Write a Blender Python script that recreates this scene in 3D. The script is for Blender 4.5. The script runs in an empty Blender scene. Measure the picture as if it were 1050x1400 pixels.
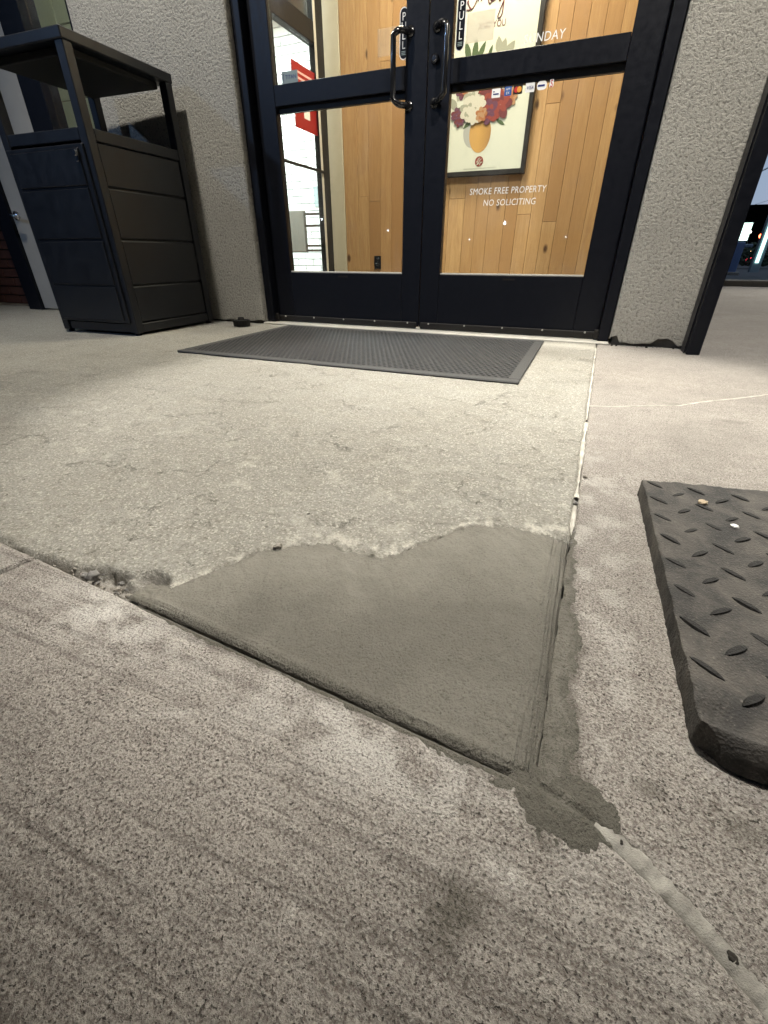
import bpy, bmesh, math, random
import numpy as np
from mathutils import Vector, Matrix
R = math.radians
random.seed(7)
scene = bpy.context.scene
C = scene.collection

# ------------------------------------------------------------------ camera, night sky, exposure
cam = bpy.data.cameras.new("camera")
cam.sensor_fit = 'VERTICAL'; cam.sensor_height = 24.0; cam.sensor_width = 18.0
cam.lens = 606.0 / 1400.0 * 24.0
cam.clip_start = 0.01; cam.clip_end = 2000
cam_o = bpy.data.objects.new("camera", cam); C.objects.link(cam_o)
cam_o.location = (0, 0, 0.375)
cam_o.rotation_euler = (R(90 - 30.15), 0, R(22.6))
scene.camera = cam_o

world = bpy.data.worlds.new("World"); scene.world = world
world.use_nodes = True
wn = world.node_tree.nodes; wl = world.node_tree.links
bg = wn["Background"]
bg.inputs["Color"].default_value = (0.10, 0.16, 0.34, 1)      # a city night sky, the sun long gone
bg.inputs["Strength"].default_value = 0.034
scene.view_settings.view_transform = 'Standard'
scene.view_settings.look = 'None'
scene.view_settings.exposure = 0.0
scene.view_settings.gamma = 1.0
scene.view_settings.use_curve_mapping = False
scene.cycles.use_denoising = True
scene.cycles.max_bounces = 8
scene.cycles.transparent_max_bounces = 12
scene.cycles.sample_clamp_indirect = 6

# ------------------------------------------------------------------ numpy noise
def _h(ix, iy, seed):
    n = (ix.astype(np.int64) * 374761393 + iy.astype(np.int64) * 668265263 + seed * 1442695041) & 0x7fffffff
    n = ((n ^ (n >> 13)) * 1274126177) & 0x7fffffff
    n = ((n ^ (n >> 16)) * 1103515245) & 0x7fffffff
    return ((n >> 8) & 0xffff) / 65535.0
def vn(x, y, s, seed=1):
    x = np.asarray(x, float) * s + 1000.3; y = np.asarray(y, float) * s + 1000.7
    ix = np.floor(x); iy = np.floor(y); fx = x - ix; fy = y - iy
    fx = fx * fx * (3 - 2 * fx); fy = fy * fy * (3 - 2 * fy)
    a = _h(ix, iy, seed); b = _h(ix + 1, iy, seed); c = _h(ix, iy + 1, seed); d = _h(ix + 1, iy + 1, seed)
    return (a * (1 - fx) + b * fx) * (1 - fy) + (c * (1 - fx) + d * fx) * fy
def fbm(x, y, s, o=4, seed=1):
    t = 0; a = .5; n = 0
    for k in range(o):
        t = t + a * vn(x, y, s, seed + k * 17); n += a; a *= .5; s *= 2.03
    return t / n
def sst(a, b, x):
    t = np.clip((x - a) / (b - a), 0, 1); return t * t * (3 - 2 * t)

# ------------------------------------------------------------------ object helpers
def link(o, parent=None):
    C.objects.link(o)
    if parent: o.parent = parent
    return o
def tag(o, label=None, cat=None, group=None, kind=None):
    if label: o['label'] = label
    if cat: o['category'] = cat
    if group: o['group'] = group
    if kind: o['kind'] = kind
    return o
def thing(name, label, cat, loc=(0, 0, 0), rz=0, group=None):
    o = bpy.data.objects.new(name, None); o.empty_display_size = .1
    C.objects.link(o); o.location = loc; o.rotation_euler = (0, 0, rz)
    return tag(o, label, cat, group)
def obj(name, bm, m, parent=None, smooth=False, loc=None):
    me = bpy.data.meshes.new(name); bm.normal_update(); bm.to_mesh(me); bm.free()
    if m is not None:
        for mm in (m if isinstance(m, (list, tuple)) else [m]): me.materials.append(mm)
    if smooth: me.shade_smooth()
    o = bpy.data.objects.new(name, me); link(o, parent)
    if loc: o.location = loc
    return o
def npmesh(name, verts, faces, m, parent=None, smooth=True, attrs=None):
    me = bpy.data.meshes.new(name)
    nv = len(verts); nf = len(faces); k = faces.shape[1]
    me.vertices.add(nv); me.vertices.foreach_set("co", np.ascontiguousarray(verts, np.float32).ravel())
    me.loops.add(nf * k); me.loops.foreach_set("vertex_index", np.ascontiguousarray(faces, np.int32).ravel())
    me.polygons.add(nf)
    me.polygons.foreach_set("loop_start", np.arange(0, nf * k, k, dtype=np.int32))
    me.update(calc_edges=True)
    if attrs is not None:
        a = me.color_attributes.new("mask", 'FLOAT_COLOR', 'POINT')
        a.data.foreach_set("color", np.ascontiguousarray(attrs, np.float32).ravel())
    me.materials.append(m)
    if smooth: me.shade_smooth()
    o = bpy.data.objects.new(name, me); link(o, parent)
    return o
def gridfaces(nu, nv, flip=False):
    i = np.arange(nu * nv).reshape(nv, nu)
    a = i[:-1, :-1].ravel(); b = i[:-1, 1:].ravel(); c = i[1:, 1:].ravel(); d = i[1:, :-1].ravel()
    return np.stack([a, d, c, b] if flip else [a, b, c, d], 1)
def box(bm, x0, x1, y0, y1, z0, z1, bev=0.0, seg=1):
    r = bmesh.ops.create_cube(bm, size=1.0)
    vs = r['verts']
    for v in vs:
        v.co.x = x0 + (v.co.x + .5) * (x1 - x0); v.co.y = y0 + (v.co.y + .5) * (y1 - y0); v.co.z = z0 + (v.co.z + .5) * (z1 - z0)
    if bev > 0:
        es = list({e for v in vs for e in v.link_edges})
        bmesh.ops.bevel(bm, geom=es, offset=bev, segments=seg, affect='EDGES', profile=.5)
def boxo(name, x0, x1, y0, y1, z0, z1, m, parent=None, bev=0.0, seg=1):
    bm = bmesh.new(); box(bm, x0, x1, y0, y1, z0, z1, bev, seg); return obj(name, bm, m, parent)
def cyl(bm, p0, p1, r0, r1=None, n=16, cap=True):
    r1 = r0 if r1 is None else r1
    p0 = Vector(p0); p1 = Vector(p1); d = p1 - p0
    q = d.to_track_quat('Z', 'Y').to_matrix().to_4x4()
    M = Matrix.Translation((p0 + p1) / 2) @ q
    bmesh.ops.create_cone(bm, cap_ends=cap, segments=n, radius1=r0, radius2=r1, depth=d.length, matrix=M)
def tube(bm, pts, r, n=12, closed=False):
    pts = [Vector(p) for p in pts]; rings = []
    up = None
    for i, p in enumerate(pts):
        t = (pts[min(i + 1, len(pts) - 1)] - pts[max(i - 1, 0)]).normalized()
        if up is None:
            up = Vector((0, 0, 1)) if abs(t.z) < .9 else Vector((1, 0, 0))
        u = (up - t * up.dot(t)).normalized(); w = t.cross(u); up = u
        rr = r[i] if isinstance(r, (list, tuple)) else r
        rings.append([bm.verts.new(p + (u * math.cos(2 * math.pi * k / n) + w * math.sin(2 * math.pi * k / n)) * rr) for k in range(n)])
    for a, b in zip(rings[:-1], rings[1:]):
        for k in range(n): bm.faces.new((a[k], a[(k + 1) % n], b[(k + 1) % n], b[k]))
    bm.faces.new(rings[0][::-1]); bm.faces.new(rings[-1])
def textmesh(name, s, size, m, parent=None, extr=.0004, shear=0.0, align='LEFT', spacing=1.0, sx=1.0):
    cu = bpy.data.curves.new(name + "_c", 'FONT'); cu.body = s; cu.size = size; cu.extrude = extr
    cu.align_x = align; cu.shear = shear; cu.space_character = spacing; cu.resolution_u = 3
    to = bpy.data.objects.new(name + "_t", cu); C.objects.link(to)
    dg = bpy.context.evaluated_depsgraph_get(); me = bpy.data.meshes.new_from_object(to.evaluated_get(dg))
    bpy.data.objects.remove(to); bpy.data.curves.remove(cu)
    me.materials.clear(); me.materials.append(m)
    me.transform(Matrix.Rotation(R(90), 4, 'X') @ Matrix.Diagonal((sx, 1, 1, 1)))
    o = bpy.data.objects.new(name, me); link(o, parent); return o

# ------------------------------------------------------------------ materials
def mat(name):
    m = bpy.data.materials.new(name); m.use_nodes = True
    nt = m.node_tree; b = nt.nodes["Principled BSDF"]; return m, nt, b
class N:
    def __init__(s, nt): s.nt = nt
    def n(s, t, **k):
        nd = s.nt.nodes.new(t)
        for a, b in k.items(): setattr(nd, a, b)
        return nd
    def l(s, a, b): s.nt.links.new(a, b)
    def coord(s, scale=(1, 1, 1), rot=(0, 0, 0), obj_=True):
        tc = s.n('ShaderNodeTexCoord'); mp = s.n('ShaderNodeMapping')
        mp.inputs['Scale'].default_value = scale; mp.inputs['Rotation'].default_value = rot
        s.l(tc.outputs['Object'], mp.inputs['Vector']); return mp.outputs[0]
    def noise(s, v, scale, detail=3, rough=.55, dist=0):
        t = s.n('ShaderNodeTexNoise'); t.inputs['Scale'].default_value = scale; t.inputs['Detail'].default_value = detail
        t.inputs['Roughness'].default_value = rough; t.inputs['Distortion'].default_value = dist
        s.l(v, t.inputs['Vector']); return t.outputs['Fac']
    def voro(s, v, scale, feat='F1', out='Distance', rnd=1):
        t = s.n('ShaderNodeTexVoronoi', feature=feat); t.inputs['Scale'].default_value = scale
        t.inputs['Randomness'].default_value = rnd
        s.l(v, t.inputs['Vector']); return t.outputs[out]
    def ramp(s, f, pts):
        t = s.n('ShaderNodeValToRGB'); e = t.color_ramp.elements
        while len(e) < len(pts): e.new(.5)
        for k, (p, c) in enumerate(pts):
            e[k].position = p; e[k].color = (c, c, c, 1) if not isinstance(c, tuple) else (*c, 1)
        s.l(f, t.inputs[0]); return t.outputs[0]
    def mix(s, f, a, b, mode='MIX'):
        t = s.n('ShaderNodeMix', data_type='RGBA', blend_type=mode)
        if isinstance(f, (int, float)): t.inputs[0].default_value = f
        else: s.l(f, t.inputs[0])
        for q, i in ((a, 6), (b, 7)):
            if isinstance(q, tuple): t.inputs[i].default_value = (*q, 1)
            else: s.l(q, t.inputs[i])
        return t.outputs[2]
    def math(s, op, a, b=0.0, clamp=False):
        t = s.n('ShaderNodeMath', operation=op); t.use_clamp = clamp
        for q, i in ((a, 0), (b, 1)):
            if isinstance(q, (int, float)): t.inputs[i].default_value = q
            else: s.l(q, t.inputs[i])
        return t.outputs[0]
    def bump(s, h, dist, strength=1.0, prev=None):
        t = s.n('ShaderNodeBump'); t.inputs['Distance'].default_value = dist; t.inputs['Strength'].default_value = strength
        s.l(h, t.inputs['Height'])
        if prev is not None: s.l(prev, t.inputs['Normal'])
        return t.outputs[0]
    def attr(s):
        a = s.n('ShaderNodeAttribute', attribute_name="mask"); sp = s.n('ShaderNodeSeparateColor')
        s.l(a.outputs['Color'], sp.inputs[0]); return sp.outputs
def simple(name, col, rough=.5, metal=0, spec=.5, coat=0):
    m, nt, b = mat(name); b.inputs['Base Color'].default_value = (*col, 1)
    b.inputs['Roughness'].default_value = rough; b.inputs['Metallic'].default_value = metal
    b.inputs['Specular IOR Level'].default_value = spec; b.inputs['Coat Weight'].default_value = coat
    return m
def grainy(name, col, col2, scale, rough=.6, bump=0.0003, spec=.4, rough2=None):
    m, nt, b = mat(name); q = N(nt); v = q.coord()
    f = q.noise(v, scale, 5, .6); f2 = q.noise(v, scale * .08, 4, .6)
    c = q.mix(q.ramp(f2, [(.3, 0.), (.7, 1.)]), col, col2); q.l(c, b.inputs['Base Color'])
    b.inputs['Roughness'].default_value = rough; b.inputs['Specular IOR Level'].default_value = spec
    if rough2 is not None: q.l(q.ramp(f2, [(.3, rough), (.7, rough2)]), b.inputs['Roughness'])
    q.l(q.bump(f, bump), b.inputs['Normal']); return m
def emit(name, col, s):
    m, nt, b = mat(name); b.inputs['Base Color'].default_value = (0, 0, 0, 1)
    b.inputs['Emission Color'].default_value = (*col, 1); b.inputs['Emission Strength'].default_value = s; return m

def broom_concrete(name, tint, rot, lin):
    m, nt, b = mat(name); q = N(nt); v = q.coord(); vb = q.coord((.9, 1, 1), (0, 0, rot)); at = q.attr()
    big = q.noise(v, 3.2, 4, .6); mid = q.noise(v, 26, 5, .65); fine = q.noise(v, 520, 4, .7); grit = q.noise(vb, 430, 4, .7)
    coarse = q.noise(vb, 235, 4, .7); lines = q.noise(q.coord((.02, 1, 1), (0, 0, rot)), 82, 3, .62)
    sand = q.voro(v, 560, 'F1', 'Color'); sand2 = q.voro(v, 950, 'F1', 'Color'); ss_ = q.n('ShaderNodeSeparateColor'); q.l(sand, ss_.inputs[0])
    s2_ = q.n('ShaderNodeSeparateColor'); q.l(sand2, s2_.inputs[0])
    pm = q.noise(v, 48, 3, .7); pn = q.noise(v, 400, 2, .5, 0); pl_ = q.noise(v, 210, 2, .5, 0)
    pits = q.math('MULTIPLY', q.ramp(pn, [(.33, 1.), (.39, 0.)]), q.ramp(pm, [(.34, .3), (.58, 1.)]))
    pits = q.math('MAXIMUM', pits, q.ramp(pl_, [(.20, 1.), (.25, 0.)]))
    col = q.mix(q.ramp(big, [(.3, 0.), (.72, 1.)]), tuple(c * .84 for c in tint), tuple(c * 1.12 for c in tint))
    col = q.mix(q.ramp(mid, [(.32, .0), (.66, 1.)]), q.mix(.3, col, (.20, .178, .158)), col)
    col = q.mix(q.ramp(lines, [(.36, lin), (.50, 0.)]), col, (.16, .143, .127))
    col = q.mix(q.ramp(coarse, [(.36, .5), (.48, 0.)]), col, (.15, .132, .117))
    col = q.mix(q.ramp(grit, [(.38, .85), (.48, 0.)]), col, (.15, .123, .109))
    col = q.mix(q.ramp(grit, [(.53, 0.), (.68, .75)]), col, (.60, .57, .52))
    col = q.mix(q.ramp(ss_.outputs[0], [(.04, .5), (.2, 0.)]), col, (.13, .115, .10))
    col = q.mix(q.ramp(ss_.outputs[1], [(.80, 0.), (.97, .38)]), col, (.60, .575, .53))
    col = q.mix(q.ramp(s2_.outputs[0], [(.0, .45), (.4, 0.)]), col, (.15, .13, .115))
    col = q.mix(q.math('MULTIPLY', pits, .85), col, (.06, .052, .045))  # pit cavities darkened in the colour: dirt plus painted shade
    pale = q.math('MULTIPLY', at[1], q.ramp(grit, [(.36, .2), (.52, 1.)]), True)
    col = q.mix(pale, col, (.74, .72, .675))
    col = q.mix(at[0], col, q.mix(.62, col, (.075, .068, .05), 'MIX'))
    q.l(col, b.inputs['Base Color'])
    q.l(q.ramp(at[0], [(0., .86), (1., .55)]), b.inputs['Roughness']); b.inputs['Specular IOR Level'].default_value = .35
    h = q.math('ADD', q.math('MULTIPLY', grit, .8), q.math('MULTIPLY', fine, .5))
    h = q.math('ADD', h, q.math('MULTIPLY', coarse, .6)); h = q.math('ADD', h, q.math('MULTIPLY', lines, lin * 1.6))
    h = q.math('ADD', h, q.math('MULTIPLY', ss_.outputs[2], .22))
    h = q.math('SUBTRACT', h, q.math('MULTIPLY', pits, .9))
    n1 = q.bump(mid, .004, .6)
    q.l(q.bump(h, .0030, 1.0, n1), b.inputs['Normal']); return m
def worn_concrete(name):
    m, nt, b = mat(name); q = N(nt); v = q.coord(); at = q.attr(); vs = q.coord((.8, 1, 1))
    big = q.noise(v, 2.0, 5, .62); mid = q.noise(v, 13, 6, .7, .4); fine = q.noise(v, 330, 5, .72); grit = q.noise(v, 130, 6, .74, .1)
    sand = q.voro(v, 360, 'F1', 'Color'); ss_ = q.n('ShaderNodeSeparateColor'); q.l(sand, ss_.inputs[0])
    flake = q.noise(vs, 38, 8, .82, .2); scab = q.noise(vs, 6, 7, .72, .3)
    wob = q.n('ShaderNodeVectorMath', operation='ADD')
    nz = q.n('ShaderNodeTexNoise'); nz.inputs['Scale'].default_value = 22; nz.inputs['Detail'].default_value = 6; nz.inputs['Roughness'].default_value = .7
    q.l(v, nz.inputs['Vector']); sc = q.n('ShaderNodeVectorMath', operation='SCALE'); sc.inputs['Scale'].default_value = .12
    q.l(nz.outputs['Color'], sc.inputs[0]); q.l(v, wob.inputs[0]); q.l(sc.outputs[0], wob.inputs[1])
    crkm = q.noise(v, 7.5, 3, .6)
    crk = q.voro(wob.outputs[0], 9.0, 'DISTANCE_TO_EDGE')
    cr = q.math('MULTIPLY', q.ramp(crk, [(.0, 1.), (.008, 0.)]), q.ramp(crkm, [(.48, 0.), (.56, 1.)]))
    col = q.mix(q.ramp(big, [(.28, 0.), (.72, 1.)]), (.275, .268, .238), (.37, .364, .330))
    col = q.mix(q.ramp(scab, [(.34, .5), (.62, 0.)]), col, (.265, .253, .218))
    col = q.mix(q.ramp(mid, [(.34, .22), (.56, 0.)]), col, (.26, .24, .19))
    fl = q.ramp(flake, [(.57, 0.), (.64, 1.)])
    col = q.mix(q.math('MULTIPLY', fl, q.ramp(scab, [(.48, .0), (.66, .45)])), col, (.58, .56, .49))
    col = q.mix(q.ramp(grit, [(.36, .55), (.48, 0.)]), col, (.175, .158, .124))
    col = q.mix(q.ramp(grit, [(.56, 0.), (.70, .6)]), col, (.56, .54, .47))
    col = q.mix(q.ramp(fine, [(.34, .55), (.46, 0.)]), col, (.15, .135, .105))
    col = q.mix(q.ramp(ss_.outputs[0], [(.04, .6), (.25, 0.)]), col, (.16, .145, .115))
    col = q.mix(q.ramp(ss_.outputs[1], [(.80, 0.), (.96, .6)]), col, (.62, .60, .53))
    col = q.mix(q.math('MULTIPLY', cr, .7), col, (.10, .088, .07))
    pk = q.math('MULTIPLY', q.ramp(q.noise(v, 60, 2, .5), [(.25, 1.), (.30, 0.)]), q.ramp(scab, [(.45, .0), (.6, 1.)]))
    col = q.mix(q.math('MULTIPLY', pk, .8), col, (.08, .07, .055))
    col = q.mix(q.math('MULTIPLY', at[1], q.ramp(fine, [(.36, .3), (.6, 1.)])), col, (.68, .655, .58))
    col = q.mix(q.math('MULTIPLY', at[2], .75), col, q.mix(q.ramp(flake, [(.42, 0.), (.6, 1.)]), (.21, .19, .165), (.50, .47, .425)))
    col = q.mix(at[0], col, q.mix(.6, col, (.10, .09, .065)))
    q.l(col, b.inputs['Base Color'])
    q.l(q.ramp(mid, [(.3, .62), (.7, .85)]), b.inputs['Roughness']); b.inputs['Specular IOR Level'].default_value = .4
    h = q.math('ADD', q.math('MULTIPLY', fl, .2), q.math('MULTIPLY', fine, .4))
    h = q.math('ADD', h, q.math('MULTIPLY', grit, .9)); h = q.math('ADD', h, q.math('MULTIPLY', flake, .2))
    h = q.math('SUBTRACT', h, q.math('MULTIPLY', cr, .5)); h = q.math('SUBTRACT', h, pk)
    n1 = q.bump(mid, .006, .7)
    q.l(q.bump(h, .0040, 1.0, n1), b.inputs['Normal']); return m
def mortar(name):
    m, nt, b = mat(name); q = N(nt); v = q.coord(); at = q.attr()
    big = q.noise(v, 7, 4, .6, .5); mid = q.noise(v, 45, 4, .6); fine = q.noise(v, 360, 4, .66)
    vb = q.coord((1, .5, 1), (0, 0, R(-40))); tr = q.noise(vb, 240, 5, .7)
    stri = q.noise(q.coord((1, .012, 1), (0, 0, R(-1))), 420, 2, .5)
    col = q.mix(q.ramp(big, [(.3, 0.), (.7, 1.)]), (.208, .198, .168), (.238, .227, .195))
    col = q.mix(q.ramp(mid, [(.3, .2), (.65, 0.)]), col, (.12, .112, .087))
    col = q.mix(q.math('MULTIPLY', q.ramp(fine, [(.30, .7), (.46, 0.)]), q.ramp(at[1], [(0., 1.), (1., .6)])), col, (.08, .073, .056))
    col = q.mix(q.ramp(tr, [(.62, 0.), (.8, .35)]), col, (.25, .235, .185))
    col = q.mix(at[0], col, q.mix(.5, col, (.055, .05, .038)))
    q.l(col, b.inputs['Base Color'])
    q.l(q.ramp(at[1], [(0., .75), (1., .58)]), b.inputs['Roughness']); b.inputs['Specular IOR Level'].default_value = .45
    h = q.math('ADD', tr, q.math('MULTIPLY', fine, .5))
    h = q.math('MULTIPLY', h, q.math('SUBTRACT', 1.0, q.math('MULTIPLY', at[1], .75)))
    h = q.math('ADD', h, q.math('MULTIPLY', q.math('MULTIPLY', stri, at[2]), 1.2))
    q.l(q.bump(h, .0056, 1.0, q.bump(mid, .004, .6)), b.inputs['Normal']); return m
def stucco(name):
    m, nt, b = mat(name); q = N(nt); v = q.coord()
    w = q.noise(v, 86, 5, .66, .15); f = q.noise(v, 300, 4, .65); big = q.noise(v, 3, 4, .6)
    sep = q.n('ShaderNodeSeparateXYZ'); q.l(v, sep.inputs[0])
    low = q.math('MULTIPLY', q.ramp(sep.outputs['Z'], [(.0, 1.), (.16, 0.)]), q.ramp(q.noise(v, 11, 4, .6), [(.35, .1), (.7, .7)]))
    col = q.mix(q.ramp(big, [(.3, 0.), (.7, 1.)]), (.455, .44, .395), (.525, .51, .46))
    col = q.mix(q.ramp(w, [(.35, .8), (.49, 0.)]), col, (.22, .212, .19))  # crevice shade painted into the colour where the relief is low
    col = q.mix(q.ramp(f, [(.34, .5), (.46, 0.)]), col, (.2, .188, .16))
    col = q.mix(low, col, (.33, .31, .27))
    q.l(col, b.inputs['Base Color']); b.inputs['Roughness'].default_value = .9; b.inputs['Specular IOR Level'].default_value = .25
    h = q.math('ADD', q.ramp(w, [(.3, 0.), (.66, 1.)]), q.math('MULTIPLY', f, .6))
    q.l(q.bump(h, .0075, 1.0), b.inputs['Normal']); return m
def wood(name):
    m, nt, b = mat(name); q = N(nt)
    oi = q.n('ShaderNodeObjectInfo'); off = q.n('ShaderNodeVectorMath', operation='ADD'); tc = q.n('ShaderNodeTexCoord')
    sc = q.n('ShaderNodeVectorMath', operation='SCALE'); sc.inputs['Scale'].default_value = 7.3
    cb = q.n('ShaderNodeCombineXYZ'); q.l(oi.outputs['Random'], cb.inputs[0]); q.l(oi.outputs['Random'], cb.inputs[1]); q.l(oi.outputs['Random'], cb.inputs[2])
    q.l(cb.outputs[0], sc.inputs[0]); q.l(tc.outputs['Object'], off.inputs[0]); q.l(sc.outputs[0], off.inputs[1])
    mp = q.n('ShaderNodeMapping'); mp.inputs['Scale'].default_value = (1, 1, .09); q.l(off.outputs[0], mp.inputs[0])
    g1 = q.noise(mp.outputs[0], 34, 6, .68, 1.3); g2 = q.noise(mp.outputs[0], 190, 3, .6)
    mp2 = q.n('ShaderNodeMapping'); mp2.inputs['Scale'].default_value = (1, 1, .55); q.l(off.outputs[0], mp2.inputs[0])
    kn = q.voro(mp2.outputs[0], 5.6)
    base = q.mix(oi.outputs['Random'], (.36, .203, .085), (.53, .342, .163))
    col = q.mix(q.ramp(g1, [(.36, .6), (.62, 0.)]), base, (.33, .185, .08))
    col = q.mix(q.ramp(g2, [(.34, .4), (.5, 0.)]), col, (.33, .19, .085))
    col = q.mix(q.ramp(kn, [(.05, .95), (.115, 0.)]), col, (.07, .032, .014))
    q.l(col, b.inputs['Base Color']); b.inputs['Roughness'].default_value = .5; b.inputs['Specular IOR Level'].default_value = .35
    q.l(q.bump(g2, .0006, .6), b.inputs['Normal']); return m
def glass(name):
    m, nt, b = mat(name); nt.nodes.remove(b); q = N(nt)
    out = nt.nodes['Material Output']; tr = q.n('ShaderNodeBsdfTransparent'); gl = q.n('ShaderNodeBsdfGlossy')
    gl.inputs['Roughness'].default_value = 0.02; tr.inputs['Color'].default_value = (.95, .965, .95, 1)
    fr = q.n('ShaderNodeFresnel'); ge = q.n('ShaderNodeNewGeometry')
    q.l(q.math('SUBTRACT', 1.5, q.math('MULTIPLY', ge.outputs['Backfacing'], .83333)), fr.inputs['IOR'])
    mx = q.n('ShaderNodeMixShader'); q.l(fr.outputs[0], mx.inputs[0]); q.l(tr.outputs[0], mx.inputs[1]); q.l(gl.outputs[0], mx.inputs[2])
    df = q.n('ShaderNodeBsdfDiffuse'); df.inputs['Color'].default_value = (.8, .8, .8, 1)
    v = q.coord((1, 1, .55)); sm = q.math('MULTIPLY', q.ramp(q.noise(v, 5, 5, .7, .8), [(.5, 0.), (.75, 1.)]), .035)
    sm = q.math('ADD', sm, .004); m2 = q.n('ShaderNodeMixShader'); q.l(sm, m2.inputs[0]); q.l(mx.outputs[0], m2.inputs[1]); q.l(df.outputs[0], m2.inputs[2])
    q.l(m2.outputs[0], out.inputs['Surface']); return m
def rubber(name, col, dust, sc=240):
    m, nt, b = mat(name); q = N(nt); v = q.coord()
    f = q.noise(v, sc, 4, .65); d = q.noise(v, 16, 5, .65, .6); g = q.voro(v, sc * .9)
    c = q.mix(q.ramp(d, [(.38, 0.), (.66, .75)]), col, tuple(x * .55 for x in dust))
    c = q.mix(q.ramp(f, [(.58, 0.), (.75, .7)]), c, dust)
    c = q.mix(q.ramp(f, [(.28, .6), (.42, 0.)]), c, tuple(x * .4 for x in col))
    q.l(c, b.inputs['Base Color']); b.inputs['Roughness'].default_value = .72; b.inputs['Specular IOR Level'].default_value = .4
    q.l(q.bump(q.math('ADD', f, q.math('MULTIPLY', g, .5)), .0014, 1.0), b.inputs['Normal']); return m

M = {}
M['worn'] = worn_concrete('worn_concrete')
M['broom'] = broom_concrete('broom_concrete', (.505, .472, .43), R(4), .62)
M['broom2'] = broom_concrete('broom_concrete_walk', (.455, .425, .388), R(4), .10)
M['mortar'] = mortar('fresh_mortar')
M['stucco'] = stucco('stucco')
M['black'] = grainy('black_anodised', (.004, .0048, .0078), (.006, .007, .011), 500, .36, .00004, .2, .46)
M['bronze'] = grainy('dark_bronze', (.010, .009, .008), (.015, .013, .011), 400, .5, .00004, .3, .62)
M['trash'] = grainy('trash_paint', (.0075, .0090, .0130), (.0105, .0125, .0175), 260, .34, .00012, .5, .46)
M['trash_in'] = simple('trash_inside', (.012, .012, .012), .7)
M['chrome'] = simple('lock_chrome', (.6, .6, .6), .18, 1)
M['handle'] = simple('handle_black', (.012, .012, .013), .17, 0, .6, .4)
M['glass'] = glass('glass')
M['wood'] = wood('wood_plank')
M['gapwood'] = simple('wood_backing', (.15, .08, .032), .8)
M['beige'] = grainy('beige_paint', (.50, .46, .35), (.54, .50, .385), 180, .7, .0002)
M['white'] = simple('white_vinyl', (.82, .82, .80), .5)
M['offwhite'] = simple('poster_paper', (.58, .60, .52), .45)
M['ink_dark'] = simple('ink_brown', (.10, .055, .045), .5)
M['alu'] = grainy('threshold_alu', (.50, .48, .42), (.62, .60, .54), 90, .5, .0003, .5)
M['mat_r'] = rubber('mat_rubber', (.030, .031, .033), (.075, .075, .075), 420)
M['mat_b'] = rubber('mat_backing', (.004, .004, .004), (.007, .007, .007), 420)
M['mat_e'] = rubber('mat_border', (.055, .056, .057), (.11, .11, .108), 420)
M['ramp_r'] = rubber('ramp_rubber', (.031, .030, .029), (.22, .20, .175), 380)
M['lug_r'] = rubber('lug_rubber', (.014, .0135, .013), (.04, .038, .035), 400)
M['caulk'] = grainy('old_caulk', (.20, .19, .17), (.46, .445, .40), 800, .55, .0011, .4)
M['seal'] = grainy('white_sealant', (.40, .38, .335), (.66, .64, .58), 420, .6, .0005)
M['stone'] = grainy('pebble_stone', (.14, .135, .13), (.26, .25, .235), 260, .8, .0012)
M['crumb'] = grainy('concrete_crumb', (.24, .22, .19), (.45, .42, .37), 300, .9, .0014)
M['tan'] = grainy('tan_chip', (.42, .33, .22), (.5, .41, .29), 200, .8, .0008)
M['soil'] = grainy('joint_dirt', (.03, .027, .023), (.05, .045, .038), 200, .95, .002)
M['core'] = grainy('pier_core', (.085, .08, .072), (.14, .133, .12), 120, .95, .002)
M['asphalt'] = grainy('asphalt', (.035, .035, .037), (.055, .055, .056), 90, .85, .003)
M['soffit'] = grainy('soffit_paint', (.58, .57, .53), (.62, .61, .57), 50, .8, .0003)
M['wall_white'] = grainy('white_block_paint', (.74, .75, .73), (.80, .81, .79), 60, .6, .0006)
M['mortar_wht'] = simple('white_joint', (.40, .41, .42), .8)
M['red'] = simple('red_print', (.30, .014, .012), .5)
M['green_wall'] = grainy('pale_green_wall', (.40, .42, .32), (.44, .46, .36), 60, .7, .0004)
M['greydoor'] = grainy('grey_panel_paint', (.33, .32, .29), (.37, .36, .33), 80, .65, .0003)
M['brick_red'] = grainy('dark_red_brick', (.085, .036, .028), (.13, .055, .042), 60, .85, .002)
M['decal_grey'] = simple('decal_grey', (.24, .30, .30), .5)

# ------------------------------------------------------------------ lamps (soffit downlights, interior lights, car park)
def spot(name, loc, aim, power, col, size=R(120), blend=.9, rad=.09):
    l = bpy.data.lights.new(name, 'SPOT'); l.energy = power; l.color = col; l.spot_size = size; l.spot_blend = blend; l.shadow_soft_size = rad
    o = bpy.data.objects.new(name, l); C.objects.link(o); o.location = loc
    o.rotation_euler = (Vector(aim) - Vector(loc)).to_track_quat('-Z', 'Y').to_euler(); return o
def area(name, loc, sx, sy, power, col, rot=(0, 0, 0)):
    l = bpy.data.lights.new(name, 'AREA'); l.shape = 'RECTANGLE'; l.size = sx; l.size_y = sy; l.energy = power; l.color = col
    o = bpy.data.objects.new(name, l); C.objects.link(o); o.location = loc; o.rotation_euler = rot; return o
WARM = (1.0, .945, .855)
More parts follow.
